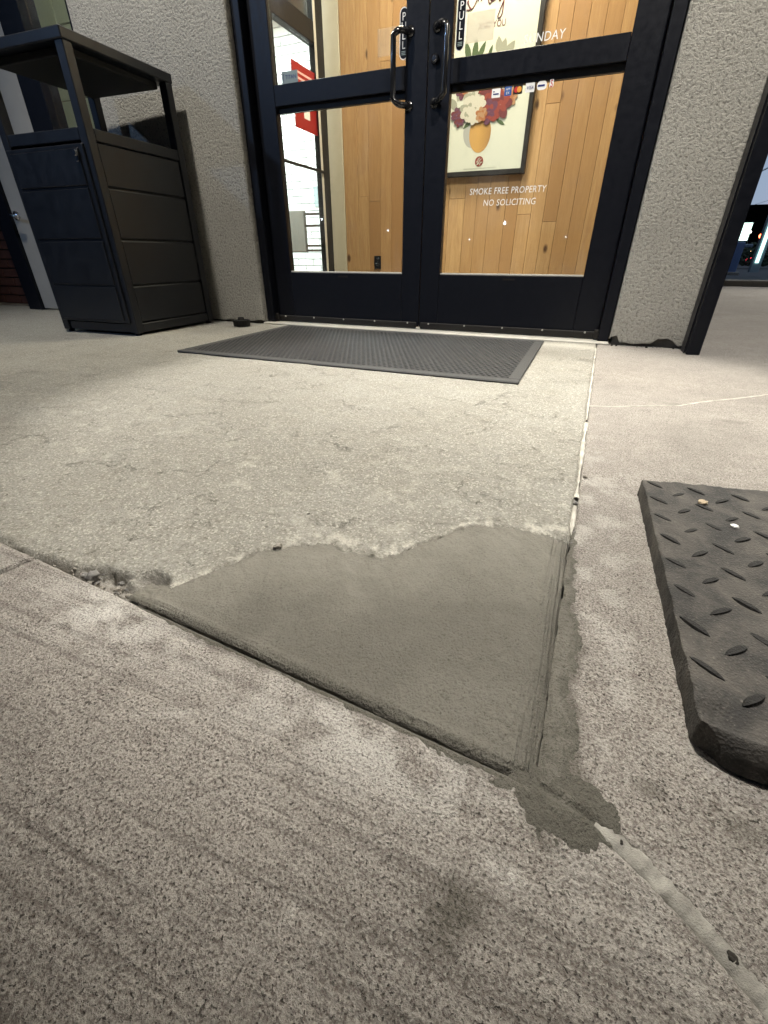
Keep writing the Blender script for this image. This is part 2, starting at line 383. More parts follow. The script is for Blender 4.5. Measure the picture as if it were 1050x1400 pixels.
# x, y, watts, cone, blend, aim
DOWN = [(-2.15, 1.36, 235, 102, .7, (-1.88, 2.2, .35)), (-.24, 1.26, 525, 49.2, .44, (-.24, 1.26, 0)), (.40, 1.05, 380, 76, .7, (.30, 2.47, .45))]
SOF = 3.05
for i, (x, y, pw, cone, bl, aim) in enumerate(DOWN):
    t = thing('ceiling_downlight', ['round soffit downlight above the litter bin', 'round soffit downlight above the entrance doors', 'round soffit downlight above the rubber ramp'][i], 'downlight', (x, y, SOF), 0, 'downlights in the entrance soffit')
    bm = bmesh.new(); cyl(bm, (0, 0, -.012), (0, 0, 0), .115, .12, 32, False); cyl(bm, (0, 0, -.012), (0, 0, .05), .09, .06, 32, False); obj('trim_ring', bm, M['white'], t)
    bm = bmesh.new(); cyl(bm, (0, 0, .03), (0, 0, .035), .07, .07, 24); obj('lens', bm, emit('lamp_lens', WARM, 25), t)
    spot('downlight_lamp', (x, y, SOF - .02), aim, pw, WARM, R(cone), bl, .07)

# ------------------------------------------------------------------ GROUND
O0 = np.array([.0386, .233])
def J1x(y): return .0386 + .018 * (y - .233)
CB = np.array([[-50, .233 + .0789 * 50.04], [.0386, .233], [.078, .224], [.110, .208], [.147, .182], [.167, .164], [.185, .148], [.21, .132], [.3, .10], [.6, .05], [3, -.1], [60, -3]])
def JB(x): return np.interp(x, CB[:, 0], CB[:, 1])
def steps(lim, base=.0025, k=.008):
    v = [0.0]
    while v[-1] < lim: v.append(v[-1] + base + k * v[-1])
    return np.array(v)
boxo('ground', -60, 60, -40, 80, -.25, -.10, M['asphalt'])['kind'] = 'structure'
boxo('joint_bed', -5, 3, -1.2, 2.6, -.095, -.035, M['soil'])['kind'] = 'structure'

def skirted(Z, X, Y, attr, name, m, skirt_u=True, skirt_v=True, flip=False):
    """height field (rows v, cols u); the u=0 and v=0 sides get a vertical skirt"""
    def ext(A, val=None, axis=0): return np.concatenate([np.take(A, [0], axis) if val is None else np.full_like(np.take(A, [0], axis), val), A], axis)
    if skirt_v: X = ext(X); Y = ext(Y); Z = ext(Z, -.09); attr = np.concatenate([attr[:1], attr], 0)
    if skirt_u: X = ext(X, axis=1); Y = ext(Y, axis=1); Z = ext(Z, -.09, 1); attr = np.concatenate([attr[:, :1], attr], 1)
    nv, nu = X.shape
    V = np.stack([X, Y, Z], -1).reshape(-1, 3)
    o = npmesh(name, V, gridfaces(nu, nv, flip), m, None, True, attr.reshape(-1, 4)); o['kind'] = 'structure'
    return o
def arris(e, r):
    t = np.clip(e / r, 0, 1); return -r * (1 - np.sqrt(np.clip(1 - (1 - t) ** 2, 0, 1)))

# patch outline in slab axes (s to the left along the front joint, t towards the doors)
PT = np.array([[0, .392], [.03, .394], [.085, .388], [.145, .362], [.172, .322], [.19, .296], [.228, .238], [.25, .222], [.29, .214], [.33, .212], [.37, .197], [.41, .156], [.437, .098], [.466, .035], [.485, .0], [9, -3]])
A_ = np.array([-.9969, .0787]); B_ = np.array([.018, .99984])
def tb(s): return np.interp(s, PT[:, 0], PT[:, 1])
def patch_d(S, T):
    nz = (fbm(S, T, 42, 4, 5) - .5) * .022 + (fbm(S, T, 210, 3, 9) - .5) * .010
    return (tb(S) - T) * .75 + nz

# slab A: worn entry slab
s_ = steps(6.5); t_ = steps(2.36, .0026, .0075)
S, T = np.meshgrid(s_, t_)
X = O0[0] + S * A_[0] + T * B_[0]; Y = O0[1] + S * A_[1] + T * B_[1]
Zs = (fbm(X, Y, 3, 3, 2) - .5) * .006 + (fbm(X, Y, 22, 4, 3) - .5) * .0035 + (fbm(X, Y, 95, 3, 4) - .5) * .0016
d = patch_d(S, T)
ef = T + (fbm(X, Y, 30, 3, 11) - .5) * .01 - .002
Zs += arris(np.maximum(S - .003, 0), .005) + arris(np.maximum(ef, 0), .007)
# crumbled corner next to the patch
sp = np.exp(-((S - .545) / .075) ** 2) * .05 + np.exp(-((S - .49) / .035) ** 2) * .035 + np.exp(-((S - .66) / .03) ** 2) * .012
spall = sst(0, .02, sp * (0.35 + 1.1 * fbm(X, Y, 45, 4, 21)) - T)
Zs -= spall * (.012 + .014 * fbm(X, Y, 70, 3, 22))
Zs -= sst(.0, .008, d) * .006 + sst(.006, .02, d) * .03
# a raised lip of scaling along the patch border
Zs += np.exp(-((d + .006) / .007) ** 2) * (fbm(X, Y, 130, 3, 31) - .38) * .009
att = np.zeros(S.shape + (4,)); att[..., 3] = 1
att[..., 0] = .55 * sst(-.02, .0, d) * sst(.4, .6, fbm(X, Y, 60, 3, 41)) + .5 * np.exp(-((Y - 2.2) / .15) ** 2 - ((X + .25) / .3) ** 2)
att[..., 0] += .45 * sst(.45, .75, fbm(X, Y, 4, 3, 43)) * sst(.5, 1.5, S) * sst(.9, .2, T)
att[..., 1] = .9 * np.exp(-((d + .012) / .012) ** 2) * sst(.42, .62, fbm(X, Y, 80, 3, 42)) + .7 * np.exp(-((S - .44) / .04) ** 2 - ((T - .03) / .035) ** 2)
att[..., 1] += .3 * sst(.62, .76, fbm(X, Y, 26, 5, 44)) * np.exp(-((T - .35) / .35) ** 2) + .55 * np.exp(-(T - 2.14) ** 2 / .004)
att[..., 2] = spall
att = np.clip(att, 0, 1)
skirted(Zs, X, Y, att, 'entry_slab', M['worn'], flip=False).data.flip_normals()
slabA_z = None

# slab B: broom finished pavement at the front left
xs = np.concatenate([-steps(7, .0026, .009)[::-1][:-1], steps(7, .0026, .009)]) - .02
xs = np.unique(np.concatenate([xs, np.linspace(-.71, -.62, 46)])); v_ = steps(5, .0024, .010)
X, Vv = np.meshgrid(xs, v_)
Y = JB(X) - .0016 - Vv - .003 * sst(.06, .09, X)
Zb = (fbm(X, Y, 4, 3, 52) - .5) * .004 + (fbm(X, Y, 40, 3, 53) - .5) * .0014 + (fbm(X, Y, 160, 3, 54) - .5) * .0016
Zb += arris(np.maximum(Vv + (fbm(X, Y, 60, 3, 55) - .5) * .004 - .001, 0), .006)
xc = -.668 + (Y - .243) * .22 + (fbm(X, Y, 25, 3, 56) - .5) * .012
crack = np.exp(-((X - xc) / .0042) ** 4)
Zb -= .03 * crack
att = np.zeros(X.shape + (4,)); att[..., 3] = 1
w = fbm(X, Y, 55, 4, 61)
att[..., 0] = np.clip(1.3 - np.hypot((X - .052) / .030, (Y - .222) / .026) + (w - .5) * 1.6, 0, 1) * 1.3
att[..., 0] += 1.0 * np.clip(1.35 - np.hypot((X + .003) / .024, (Y - .128) / .018) + (w - .5) * 1.7, 0, 1)
att[..., 0] += .7 * sst(.016, .0, Vv + (w - .5) * .022) * sst(-.42, -.36, X) * sst(.07, .02, X)
att[..., 0] += .3 * np.clip(fbm(X, Y, 40, 5, 66) - .6, 0, 1) * 6 * sst(.06, .16, Vv) * sst(-.15, .0, X)
pl = np.exp(-(((Vv - .03) / .04) ** 2)) * (.18 + .5 * np.exp(-((X + .12) / .12) ** 2) + .8 * np.exp(-((X + .46) / .09) ** 2)) * sst(.3, .62, fbm(X, Y, 50, 5, 62))  # pale cement residue; also carries the light pool's falloff as colour
pl += .8 * np.exp(-(np.hypot((X - .025) / .012, (Y - .163) / .006)) ** 2) * sst(.4, .55, fbm(X, Y, 200, 3, 64))
pl += .5 * np.exp(-((Y - (.169 + .45 * (X + .288))) / .004) ** 2 - ((X + .288) / .03) ** 2)
pl += .6 * np.exp(-((X + .103 - .3 * (Y - .086)) / .0018) ** 2 - ((Y - .086) / .009) ** 2)
att[..., 1] = pl
att = np.clip(att, 0, 1)
skirted(Zb, X, Y, att, 'front_pavement', M['broom'], skirt_u=False)

# slab C: walk at the right
u_ = steps(9, .0026, .011); v_ = steps(8.0, .0026, .0085)
U, Vv = np.meshgrid(u_, v_)
bx = .0386 + U
Y = JB(bx) + .0020 + .003 * sst(.06, .09, bx) + Vv
X = J1x(Y) + .0016 + .0025 * sst(.6, .66, Y) + U
Zc = (fbm(X, Y, 4, 3, 72) - .5) * .004 + (fbm(X, Y, 40, 3, 73) - .5) * .0014 + (fbm(X, Y, 160, 3, 74) - .5) * .0013
Zc += arris(np.maximum(U + (fbm(X, Y, 50, 3, 75) - .5) * .003, 0), .005) + arris(np.maximum(Vv + (fbm(X, Y, 50, 3, 76) - .5) * .004, 0), .006)
att = np.zeros(X.shape + (4,)); att[..., 3] = 1
wb = np.interp(Y, [.2, .229, .292, .347, .392, .473, .615, .66], [.030, .030, .030, .014, .027, .012, .006, -.02])
w = fbm(X, Y, 60, 4, 81)
att[..., 0] = 1.0 * sst(.006, -.004, U - wb + (w - .5) * .02)
for (sx, sy, ra, rb) in ((.285, 1.489, .03, .012), (.404, 1.37, .04, .016), (.12, .265, .012, .008), (.19, .262, .02, .012)):
    att[..., 0] += .7 * np.clip(1.3 - np.hypot((X - sx) / ra, (Y - sy) / rb) + (w - .5) * 1.4, 0, 1)
att[..., 0] += .25 * sst(.5, .7, fbm(X, Y, 5, 4, 83)) * sst(1.3, .9, np.abs(Y - 1.2) / .5)
att[..., 1] = .45 * sst(.5, .7, fbm(X, Y, 26, 4, 82)) * np.exp(-(U / .09) ** 2) * sst(1.3, .7, Y) * (1 - np.clip(att[..., 0], 0, 1))
att = np.clip(att, 0, 1)
skirted(Zc, X, Y, att, 'side_walk', M['broom2'])
bm = bmesh.new(); box(bm, .6, 14, 8.2, 8.42, -.08, .07, .02, 2); obj('kerb', bm, M['broom2'])['kind'] = 'structure'
bm = bmesh.new(); box(bm, 9.1, 30, -1, 8.2, -.09, -.004); box(bm, -30, .58, 8.0, 8.1, -.09, -.06); obj('road', bm, M['asphalt'])['kind'] = 'structure'

# ------------------------------------------------------------------ mortar patch
ns, nt_ = 300, 250
s1 = np.concatenate([np.linspace(.0012, .04, 48), np.linspace(.0415, .51, 235)]); t1 = np.concatenate([np.linspace(.0012, .03, 38), np.linspace(.0315, .425, 200)])
S, T = np.meshgrid(s1, t1)
X = O0[0] + S * A_[0] + T * B_[0]; Y = O0[1] + S * A_[1] + T * B_[1]
d = patch_d(S, T)
Zp = (fbm(X, Y, 3, 3, 2) - .5) * .006 + (fbm(X, Y, 14, 3, 91) - .5) * .003 + (fbm(X, Y, 90, 3, 92) - .5) * .0008
Zp += np.clip(d * .22, -.012, .0014)
wob = (fbm(X, Y, 35, 3, 93) - .5)
Zp += arris(np.clip(S - .0012 + wob * .003, 0, 1), .022) * .34 + arris(np.clip(T - .0012 + wob * .006, 0, 1), .014) * .46
stri = sst(.035, .02, S)
rr_ = np.hypot(X + .62, Y + .05); r2_ = np.hypot(X - .45, Y - .95)
Zp += .0011 * (fbm(rr_, np.arctan2(Y + .05, X + .62) * .12, 120, 3, 111) - .5) * sst(.42, .6, fbm(X, Y, 9, 2, 112)) + .0009 * (fbm(r2_, np.arctan2(Y - .95, X - .45) * .12, 150, 3, 113) - .5) * sst(.58, .42, fbm(X, Y, 9, 2, 112))
Zp += stri * (vn(S, T * .03, 520, 94) - .5) * .0013 + sst(.02, .01, T) * (vn(S * .05, T, 480, 95) - .5) * .0012
att = np.zeros(S.shape + (4,)); att[..., 3] = 1
att[..., 0] = .32 * sst(.48, .66, fbm(X * .7 + Y * .3, Y - X * .3, 13, 4, 110)) + .55 * sst(.020, .004, S) + .75 * sst(.014, .002, T) + .35 * sst(.012, .0, d) * 1  # damp blotches, plus shade painted along the rolled joint edges
att[..., 1] = np.clip(sst(.17, .03, tb(S) - T + (fbm(X, Y, 12, 4, 96) - .5) * .16) * .75 * (.5 + 1.0 * fbm((X - Y) * .25, X + Y, 60, 3, 97)), 0, 1)
att[..., 2] = np.clip(stri + .7 * sst(.02, .01, T), 0, 1)
att = np.clip(att, 0, 1)
F = gridfaces(len(s1), len(t1), True)
keep = (d.ravel()[F] > -.035).all(1); F = F[keep]
used = np.unique(F); rm = -np.ones(S.size, int); rm[used] = np.arange(len(used))
V = np.stack([X, Y, Zp], -1).reshape(-1, 3)[used]; F = rm[F]; aa = att.reshape(-1, 4)[used]
pt = npmesh('mortar_patch', V, F, M['mortar'], None, True, aa)
tag(pt, 'dark damp triangular mortar patch freshly troweled into the slab corner', 'concrete patch')

# skirt walls of the patch along both joints (kept as one part)
def ribbon(name, P, zt, zb, m, parent):
    n = len(P); V = np.concatenate([np.c_[P, zt], np.c_[P, zb]]); i = np.arange(n - 1)
    F = np.stack([i, i + 1, i + 1 + n, i + n], 1); return npmesh(name, V, F, m, parent, True)
k = t1 < .392
ribbon('joint_face', np.c_[X[k, 0], Y[k, 0]], Zp[k, 0], np.full(k.sum(), -.06), M['mortar'], pt)
k = s1 < .47
ribbon('joint_face', np.c_[X[0, k], Y[0, k]], Zp[0, k], np.full(k.sum(), -.06), M['mortar'], pt)

# mortar smeared over the joint on to both neighbours: three thin sheets that dip below the concrete where they end
def slab_h(x, y, a, b): return (fbm(x, y, 4, 3, a) - .5) * .004 + (fbm(x, y, 40, 3, b) - .5) * .0014
def smear(X, Y, z, d, flip=False, wet0=.25):
    Z = z + np.clip(d * .10, -.003, .0007) + (fbm(X, Y, 130, 3, 99) - .5) * .0022 * sst(0, .01, d)
    att = np.zeros(X.shape + (4,)); att[..., 3] = 1; att[..., 0] = np.clip(wet0 + 1.1 * (fbm(X, Y, 45, 3, 98) - .4) + .5 * sst(.005, 0, d), 0, 1); att[..., 2] = .3
    F = gridfaces(X.shape[1], X.shape[0], flip); F = F[(d.ravel()[F] > -.02).any(1)]
    return npmesh('smear', np.stack([X, Y, Z], -1).reshape(-1, 3), F, M['mortar'], pt, True, att.reshape(-1, 4))
yy = np.arange(.236, .66, .0016); uu = np.arange(.0002, .055, .0013); U_, Y_ = np.meshgrid(uu, yy); X_ = J1x(Y_) + .0012 + U_ - sst(.006, 0, U_) * .0030 * sst(.22, .44, fbm(Y_, Y_ * 0, 42, 4, 103))
wsm = np.interp(yy, [.2, .229, .26, .292, .347, .392, .473, .56, .62, .66], [.016, .018, .020, .024, .007, .021, .007, .003, .0, -.02])[:, None]
smear(X_, Y_, slab_h(X_, Y_, 72, 73) + .0006 - .003 * sst(.004, 0, U_), wsm - U_ + (fbm(X_, Y_, 60, 5, 100) - .5) * .022)
xx = np.arange(-.44, .06, .0016); vv_ = np.arange(.0002, .03, .0011); X_, V_ = np.meshgrid(xx, vv_); Y_ = JB(X_) - .0014 - V_
wsm = np.interp(xx, [-.44, -.38, -.3, -.2, -.1, 0, .03, .06], [-.01, .001, -.001, .002, .003, .004, .005, .006])[None]
smear(X_, Y_, slab_h(X_, Y_, 52, 53) + .0004 - .0035 * sst(.004, 0, V_), wsm - V_ + (fbm(X_, Y_, 45, 5, 101) - .5) * .022, True)
xx = np.arange(.0, .11, .0013); yy = np.arange(.185, .262, .0013); X_, Y_ = np.meshgrid(xx, yy)
d_ = .0142 - np.hypot((X_ - .0560) / 1.25, (Y_ - .2235)) + (fbm(X_, Y_, 70, 3, 102) - .5) * .016
d_ = np.minimum(d_, np.where(Y_ > JB(X_), X_ - J1x(Y_) + .004, 1))
smear(X_, Y_, slab_h(X_, Y_, 52, 53) * .6 + .0014 - .003 * np.exp(-((Y_ - JB(X_)) / .003) ** 2) * sst(.03, .06, X_), d_, False, .62)

def rock(name, loc, r, m, label, cat='pebble', squash=.6, group=None, seed=1, rough=.35):
    bm = bmesh.new(); bmesh.ops.create_icosphere(bm, subdivisions=3, radius=1)
    for v in bm.verts:
        p = v.co; k = 1 + rough * (float(vn(p.x * 1.1 + p.z, p.y * 1.1 - p.z, 1.7, seed)) - .5) * 2 + .16 * (float(vn(p.x + 2 * p.z, p.y, 5, seed + 3)) - .5)
        v.co = Vector((p.x * k * r, p.y * k * r * .8, p.z * k * r * squash))
    o = obj(name, bm, m, None, True, loc); o.rotation_euler = (0, 0, seed * 1.3); return tag(o, label, cat, group)
# ------------------------------------------------------------------ caulk bead, sealant, crack filler
def bead(name, pts, wfun, hfun, m, label, cat, z0=-.004, n=9, seg=.0022, group=None, gate=None):
    P = np.array(pts, float); L = np.r_[0, np.cumsum(np.hypot(*np.diff(P, axis=0).T))]
    t = np.arange(0, L[-1], seg); x = np.interp(t, L, P[:, 0]); y = np.interp(t, L, P[:, 1])
    tx = np.gradient(x); ty = np.gradient(y); l = np.hypot(tx, ty); nx = -ty / l; ny = tx / l
    w = wfun(t, L[-1]); h = hfun(t, L[-1]); V = []
    for k in range(n):
        a = math.pi * k / (n - 1); c = math.cos(a); s = math.sin(a)
        V.append(np.stack([x + nx * w * c, y + ny * w * c, z0 + h * s], 1))
    V = np.stack(V, 1).reshape(-1, 3)
    o = npmesh(name, V, gridfaces(n, len(t)), m, None, True)
    tag(o, label, cat, group); return o
bead('caulk_bead', [(.082, .2215), (.110, .2095), (.147, .185), (.168, .166), (.187, .149), (.215, .132), (.3, .103), (.6, .053), (1.6, -.0095)],
     lambda t, L: .0094 * (.55 + .6 * vn(t, t * 0, 60, 3) + .5 * vn(t, t * 0, 230, 4)) * (.6 + .4 * sst(0, .03, t)),
     lambda t, L: .0062 * (.45 + .5 * vn(t, t * 0, 190, 5) + .45 * vn(t, t * 0, 420, 6)),
     M['caulk'], 'lumpy greyish caulk bead filling the curved joint at lower right', 'caulk bead', z0=-.0055)
for (bx_, by_, br_) in ((.1605, .1735, .0032), (.099, .2155, .0022)):
    rock('dirt_clot', (bx_, by_, .0005), br_, M['soil'], 'small dark dirt clot stuck in the lower right caulk bead', 'dirt clot', .16, 'dirt clots in the caulk bead', 31)
for (y0, y1, wd, lb, ph) in ((1.245, 2.385, .0040, 'long thin white sealant strip in the joint nearest the doors', 1), (.775, 1.225, .0052, 'thick white sealant strip in the middle of the right joint', 2), (.640, .742, .0040, 'short broken white sealant piece touching the mortar patch', 3)):
    ys = np.linspace(y1, y0, 30)
    bead('sealant_strip', np.c_[J1x(ys) + .001 + .002 * (vn(ys, ys * 0, 9, ph) - .5), ys],
         lambda t, L: wd * .95 * np.clip(-.12 + 1.15 * vn(t, t * 0, 17, ph + 7) + .55 * vn(t, t * 0, 110, ph + 3), .02, 1.1),
         lambda t, L: .0062 * (.35 + .75 * vn(t, t * 0, 70, ph + 5)),
         M['seal'], lb, 'sealant', -.004, 7, .004, 'white sealant left in the slab joint')
cf = [(.062, 1.375), (.12, 1.39), (.18, 1.42), (.245, 1.456), (.3, 1.478), (.368, 1.547), (.46, 1.62), (.57, 1.716), (.75, 1.83), (1.0, 1.9)]
bead('crack_filler', cf, lambda t, L: .0030 * np.clip(.1 + 1.1 * vn(t, t * 0, 24, 3) + .4 * vn(t, t * 0, 140, 8), .02, 2) , lambda t, L: .0035 + 0 * t, M['seal'],
     'thin pale filled crack wandering across the right walk', 'crack filler', -.0005, 5, .004)

# ------------------------------------------------------------------ pebbles and crumbs
PG = 'loose stones lying in the joints'
rock('pebble', (-.548, .287, -.001), .0105, M['stone'], 'dark grey stone lying in the crumbled joint at far left', seed=2, group=PG)
rock('concrete_crumb', (-.352, .437, .004), .0065, M['crumb'], 'small concrete crumb on the upper edge of the mortar patch', 'crumb', seed=3)
rock('pebble', (J1x(.757), .757, -.002), .006, M['stone'], 'dark stone between two sealant pieces in the right joint', seed=4, group=PG)
rock('pebble', (J1x(.66) + .004, .655, -.003), .0042, M['stone'], 'small dark stone below the broken sealant piece', seed=5, group=PG)
rock('pebble', (J1x(.625) + .003, .620, -.003), .0045, M['stone'], 'dark stone at the top right tip of the patch', seed=6, group=PG)
rock('pebble', (J1x(.87) + .012, .87, .0015), .0045, M['crumb'], 'pale stone beside the thick white sealant strip', seed=7, group=PG)
for k in range(46):
    s = random.gauss(.55, .06); t = abs(random.gauss(0, .014)) - .002
    p = O0 + s * A_ + t * B_
    rock('crumb', (p[0], p[1], -.012 + .004 * random.random()), random.uniform(.0015, .0048), random.choice([M['crumb'], M['crumb'], M['stone']]),
         'broken concrete crumb in the crumbling joint left of the patch', 'crumb', .7, 'concrete crumbs in the crumbling joint', 10 + k)

# ------------------------------------------------------------------ rubber ramp
rt = thing('rubber_ramp', 'thick black rubber ramp with diamond tread on the right walk', 'ramp', (.15, .33, 0))
def ramp_xy():
    W, H_ = 150, 130
    u = np.linspace(0, .62, W); v = np.linspace(0, 1, H_); U, Vv = np.meshgrid(u, v)
    x0 = .159 - .009 * Vv
    X = x0 + U
    yf = .326 - .006 * sst(0, .04, U) ; yr = .826 + .2 * U * .9
    yr = yr + (fbm(U, U * 0, 30, 3, 5) - .5) * .012 + (fbm(U, U * 0, 130, 3, 6) - .5) * .009
    Y = yf + (yr - yf) * Vv
    Z = np.full_like(X, .031) + (fbm(X, Y, 12, 3, 7) - .5) * .003 + (fbm(X, Y, 120, 3, 8) - .5) * .0010
    chip = np.exp(-((U - .018) / .02) ** 2 - ((Vv - .02) / .035) ** 2) * (.3 + fbm(X, Y, 60, 3, 9)); Z -= .009 * chip
    return U, Vv, X, Y, Z
U, Vv, X, Y, Zr = ramp_xy()
# rounded front lip and side wall are rows wrapped below the top sheet
def wrap(X, Y, Z):
    rowsX, rowsY, rowsZ = [], [], []
    for k, (dy, z) in enumerate(((-.015, .0), (-.0155, .003), (-.014, .010), (-.012, .018), (-.007, .0265), (-.003, .0298), (-.001, .0306))):
        j = (fbm(X[0], X[0] * 0 + k, 70, 3, 12) - .5) * .003
        cx = .022 * np.exp(-(U[0] / .012)) * (-dy / .0155)
        rowsX.append(X[0] + cx); rowsY.append(Y[0] + dy + j + 0 * z); rowsZ.append(np.full_like(X[0], z))
    X = np.concatenate([rowsX, X]); Y = np.concatenate([rowsY, Y]); Z = np.concatenate([rowsZ, Z])
    colsX, colsY, colsZ = [], [], []
    for k, (dx, f) in enumerate(((.001, 0.), (.0005, .33), (0, .62), (-.0004, .9), (-.0002, .985))):
        colsX.append(X[:, 0] + dx - .0 + (fbm(Y[:, 0], Y[:, 0] * 0 + k, 120, 3, 14) - .5) * .0035); colsY.append(Y[:, 0]); colsZ.append(Z[:, 0] * f)
    X = np.concatenate([np.stack(colsX, 1), X], 1); Y = np.concatenate([np.stack(colsY, 1), Y], 1); Z = np.concatenate([np.stack(colsZ, 1), Z], 1)
    X = np.concatenate([X, X[-1:]]); Y = np.concatenate([Y, Y[-1:] + .002]); Z = np.concatenate([Z, Z[-1:] * 0])
    return X, Y, Z
Xw, Yw, Zw = wrap(X, Y, Zr)
bd = npmesh('slab', np.stack([Xw - .15, Yw - .33, Zw], -1).reshape(-1, 3), gridfaces(Xw.shape[1], Xw.shape[0]), M['ramp_r'], rt)
def lugmesh(L, W, H):
    bm = bmesh.new(); n = 8; rings = []
    for k in range(n + 1):
        a = -1 + 2 * k / n; w = W * (1 - abs(a) ** 2.4) + .0006; hh = H * (1 - abs(a) ** 4) + .0002
        rings.append([bm.verts.new((a * L, -w, -.002)), bm.verts.new((a * L, -w * .6, hh)), bm.verts.new((a * L, w * .6, hh)), bm.verts.new((a * L, w, -.002))])
    for a, b in zip(rings[:-1], rings[1:]):
        for q in range(3): bm.faces.new((a[q], b[q], b[q + 1], a[q + 1]))
    me = bpy.data.meshes.new('lug'); bm.normal_update(); bmesh.ops.recalc_face_normals(bm, faces=bm.faces); bm.to_mesh(me); bm.free(); me.materials.append(M['lug_r']); return me
lugs = [lugmesh(.0163, .0041, .0024), lugmesh(.0168, .0050, .0027), lugmesh(.0154, .0045, .0022)]
rnd = random.Random(3)
for i in range(10):
    for j in range(-2, 9):
        for kind in (0, 1):
            x = (.168 if kind == 0 else .2) + .0625 * i + (.0008 * j if True else 0); y = (.752 if kind == 0 else .787) - .0602 * j
            u = x - .155
            if y > .815 + .18 * u or y < .345: continue
            o = bpy.data.objects.new('lug', rnd.choice(lugs)); link(o, rt)
            o.location = (x - .15 + rnd.uniform(-.001, .001), y - .33 + rnd.uniform(-.001, .001), .0305 + rnd.uniform(-.0006, .0004))
            o.rotation_euler = (0, 0, R((-40 if kind == 0 else 42.5) + rnd.uniform(-3, 3)))
            o.scale = (1 + rnd.uniform(-.08, .06), 1 + rnd.uniform(-.12, .12), 1)
g = .0335
rock('tan_chip', (.232, .768, .0335), .008, M['tan'], 'flat tan stone chip lying on the rubber ramp', 'stone chip', .25, seed=8)
rock('white_fleck', (.262, .704, .0325), .0055, M['white'], 'small white paint fleck on the rubber ramp', 'fleck', .18, seed=9)

# ------------------------------------------------------------------ entrance mat with raised grid
mt = thing('entrance_mat', 'flat black rubber scraper mat lying before the entrance doors', 'mat', (-.897, 1.99, 0), R(0))
mw, mh = 1.475, .895
bm = bmesh.new(); box(bm, -mw / 2 + .004, mw / 2 - .004, -mh / 2 + .004, mh / 2 - .004, .002, .0043); bs = obj('backing', bm, M['mat_b'], mt)
bm = bmesh.new(); e = .042
for (x0, x1, y0, y1) in ((-mw / 2, mw / 2, -mh / 2, -mh / 2 + e), (-mw / 2, mw / 2, mh / 2 - e, mh / 2), (-mw / 2, -mw / 2 + e, -mh / 2 + e + .001, mh / 2 - e - .001), (mw / 2 - e, mw / 2, -mh / 2 + e + .001, mh / 2 - e - .001)):
    box(bm, x0, x1, y0, y1, .0005, .0092, .003)
obj('border', bm, M['mat_e'], mt)
px_, py_ = .022, .0236
oc = np.array([[-1, -1], [0, -1], [1, -1], [1, 0], [1, 1], [0, 1], [-1, 1], [-1, 0]], float) * .5 * [px_, py_]
ic = np.array([[math.cos(R(225 + 45 * k)) * .0076, math.sin(R(225 + 45 * k)) * .0086] for k in range(8)])
VV = []; FF = []; n = 0
for r_ in range(int((mh - .06) / py_) + 1):
    for c_ in range(int((mw - .06) / px_) + 1):
        cx = -mw / 2 + .036 + c_ * px_ + (px_ / 2 if r_ % 2 else 0); cy = -mh / 2 + .036 + r_ * py_
        if cx + px_ / 2 > mw / 2 - .012 or cy + py_ / 2 > mh / 2 - .012: continue
        for arr, z in ((oc, .0082), (ic, .0082), (ic, .0045)): VV += [(cx + a, cy + b_, z) for a, b_ in arr]
        for k in range(8):
            k2 = (k + 1) % 8; FF.append((n + k, n + k2, n + 8 + k2, n + 8 + k)); FF.append((n + 8 + k, n + 8 + k2, n + 16 + k2, n + 16 + k))
        n += 24
kn = npmesh('perforated_sheet', np.array(VV), np.array(FF), M['mat_r'], mt, False); kn['kind'] = 'stuff'

# ------------------------------------------------------------------ stucco piers
def pier(name, x0, x1, yf, label, chip=None, top=SOF, seed=1, gap0=.010):
    t = thing(name, label, 'wall pier', ((x0 + x1) / 2, yf, 0))
    ox, oy = (x0 + x1) / 2, yf
    nxx = max(int((x1 - x0) / .006), 20); zs = np.concatenate([np.linspace(0, .09, 20), np.linspace(.1, top, 60)])
    xsx = np.linspace(x0, x1, nxx); XX, ZZ = np.meshgrid(xsx, zs)
    b = gap0 * (.5 + 1.2 * fbm(xsx, xsx * 0 + seed, 24, 4, seed)) + .0
    if chip:
        for (cx, cw, ch) in chip: b = b + ch * np.exp(-((xsx - cx) / cw) ** 4) * (.7 + .6 * fbm(xsx, xsx * 0, 60, 3, seed + 4))
    Zg = b[None] + (top - b[None]) * (ZZ / top)
    YY = yf + (fbm(XX, ZZ, 20, 3, seed) - .5) * .004
    rnd_ = .012; YY = YY - arris(np.minimum(XX - x0, x1 - XX), rnd_)
    V = np.stack([XX - ox, YY - oy, Zg], -1)
    back = V[:1].copy(); back[..., 1] += .025; V = np.concatenate([back, V])
    L = V[:, :1].copy(); L[..., 1] += .30; Rr = V[:, -1:].copy(); Rr[..., 1] += .30
    V = np.concatenate([L, V, Rr], 1)
    npmesh('stucco_face', V.reshape(-1, 3), gridfaces(V.shape[1], V.shape[0]), M['stucco'], t)
    boxo('core', x0 - ox + .012, x1 - ox - .012, .02, .29, -.03, top - .02, M['core'], t)
    return t
pier('stucco_pier', -2.857, -1.842, 2.475, 'rough grey stucco pier behind the litter bin left of the doors', chip=[(-1.875, .03, .008)], seed=3)
rp = pier('stucco_pier', .131, .462, 2.475, 'rough grey stucco pier right of the doors with chipped base', chip=[(.36, .045, .026), (.150, .018, .03)], seed=8, gap0=.014)
for a in range(14):
    rock('crumb', (.14 + .022 * a + random.uniform(-.006, .006), 2.468 + random.uniform(-.006, .01), .002), random.uniform(.002, .006), random.choice([M['crumb'], M['soil'], M['stone']]),
         'loose crumb at the chipped base of the right pier', 'crumb', .7, 'crumbs under the chipped pier', 80 + a)

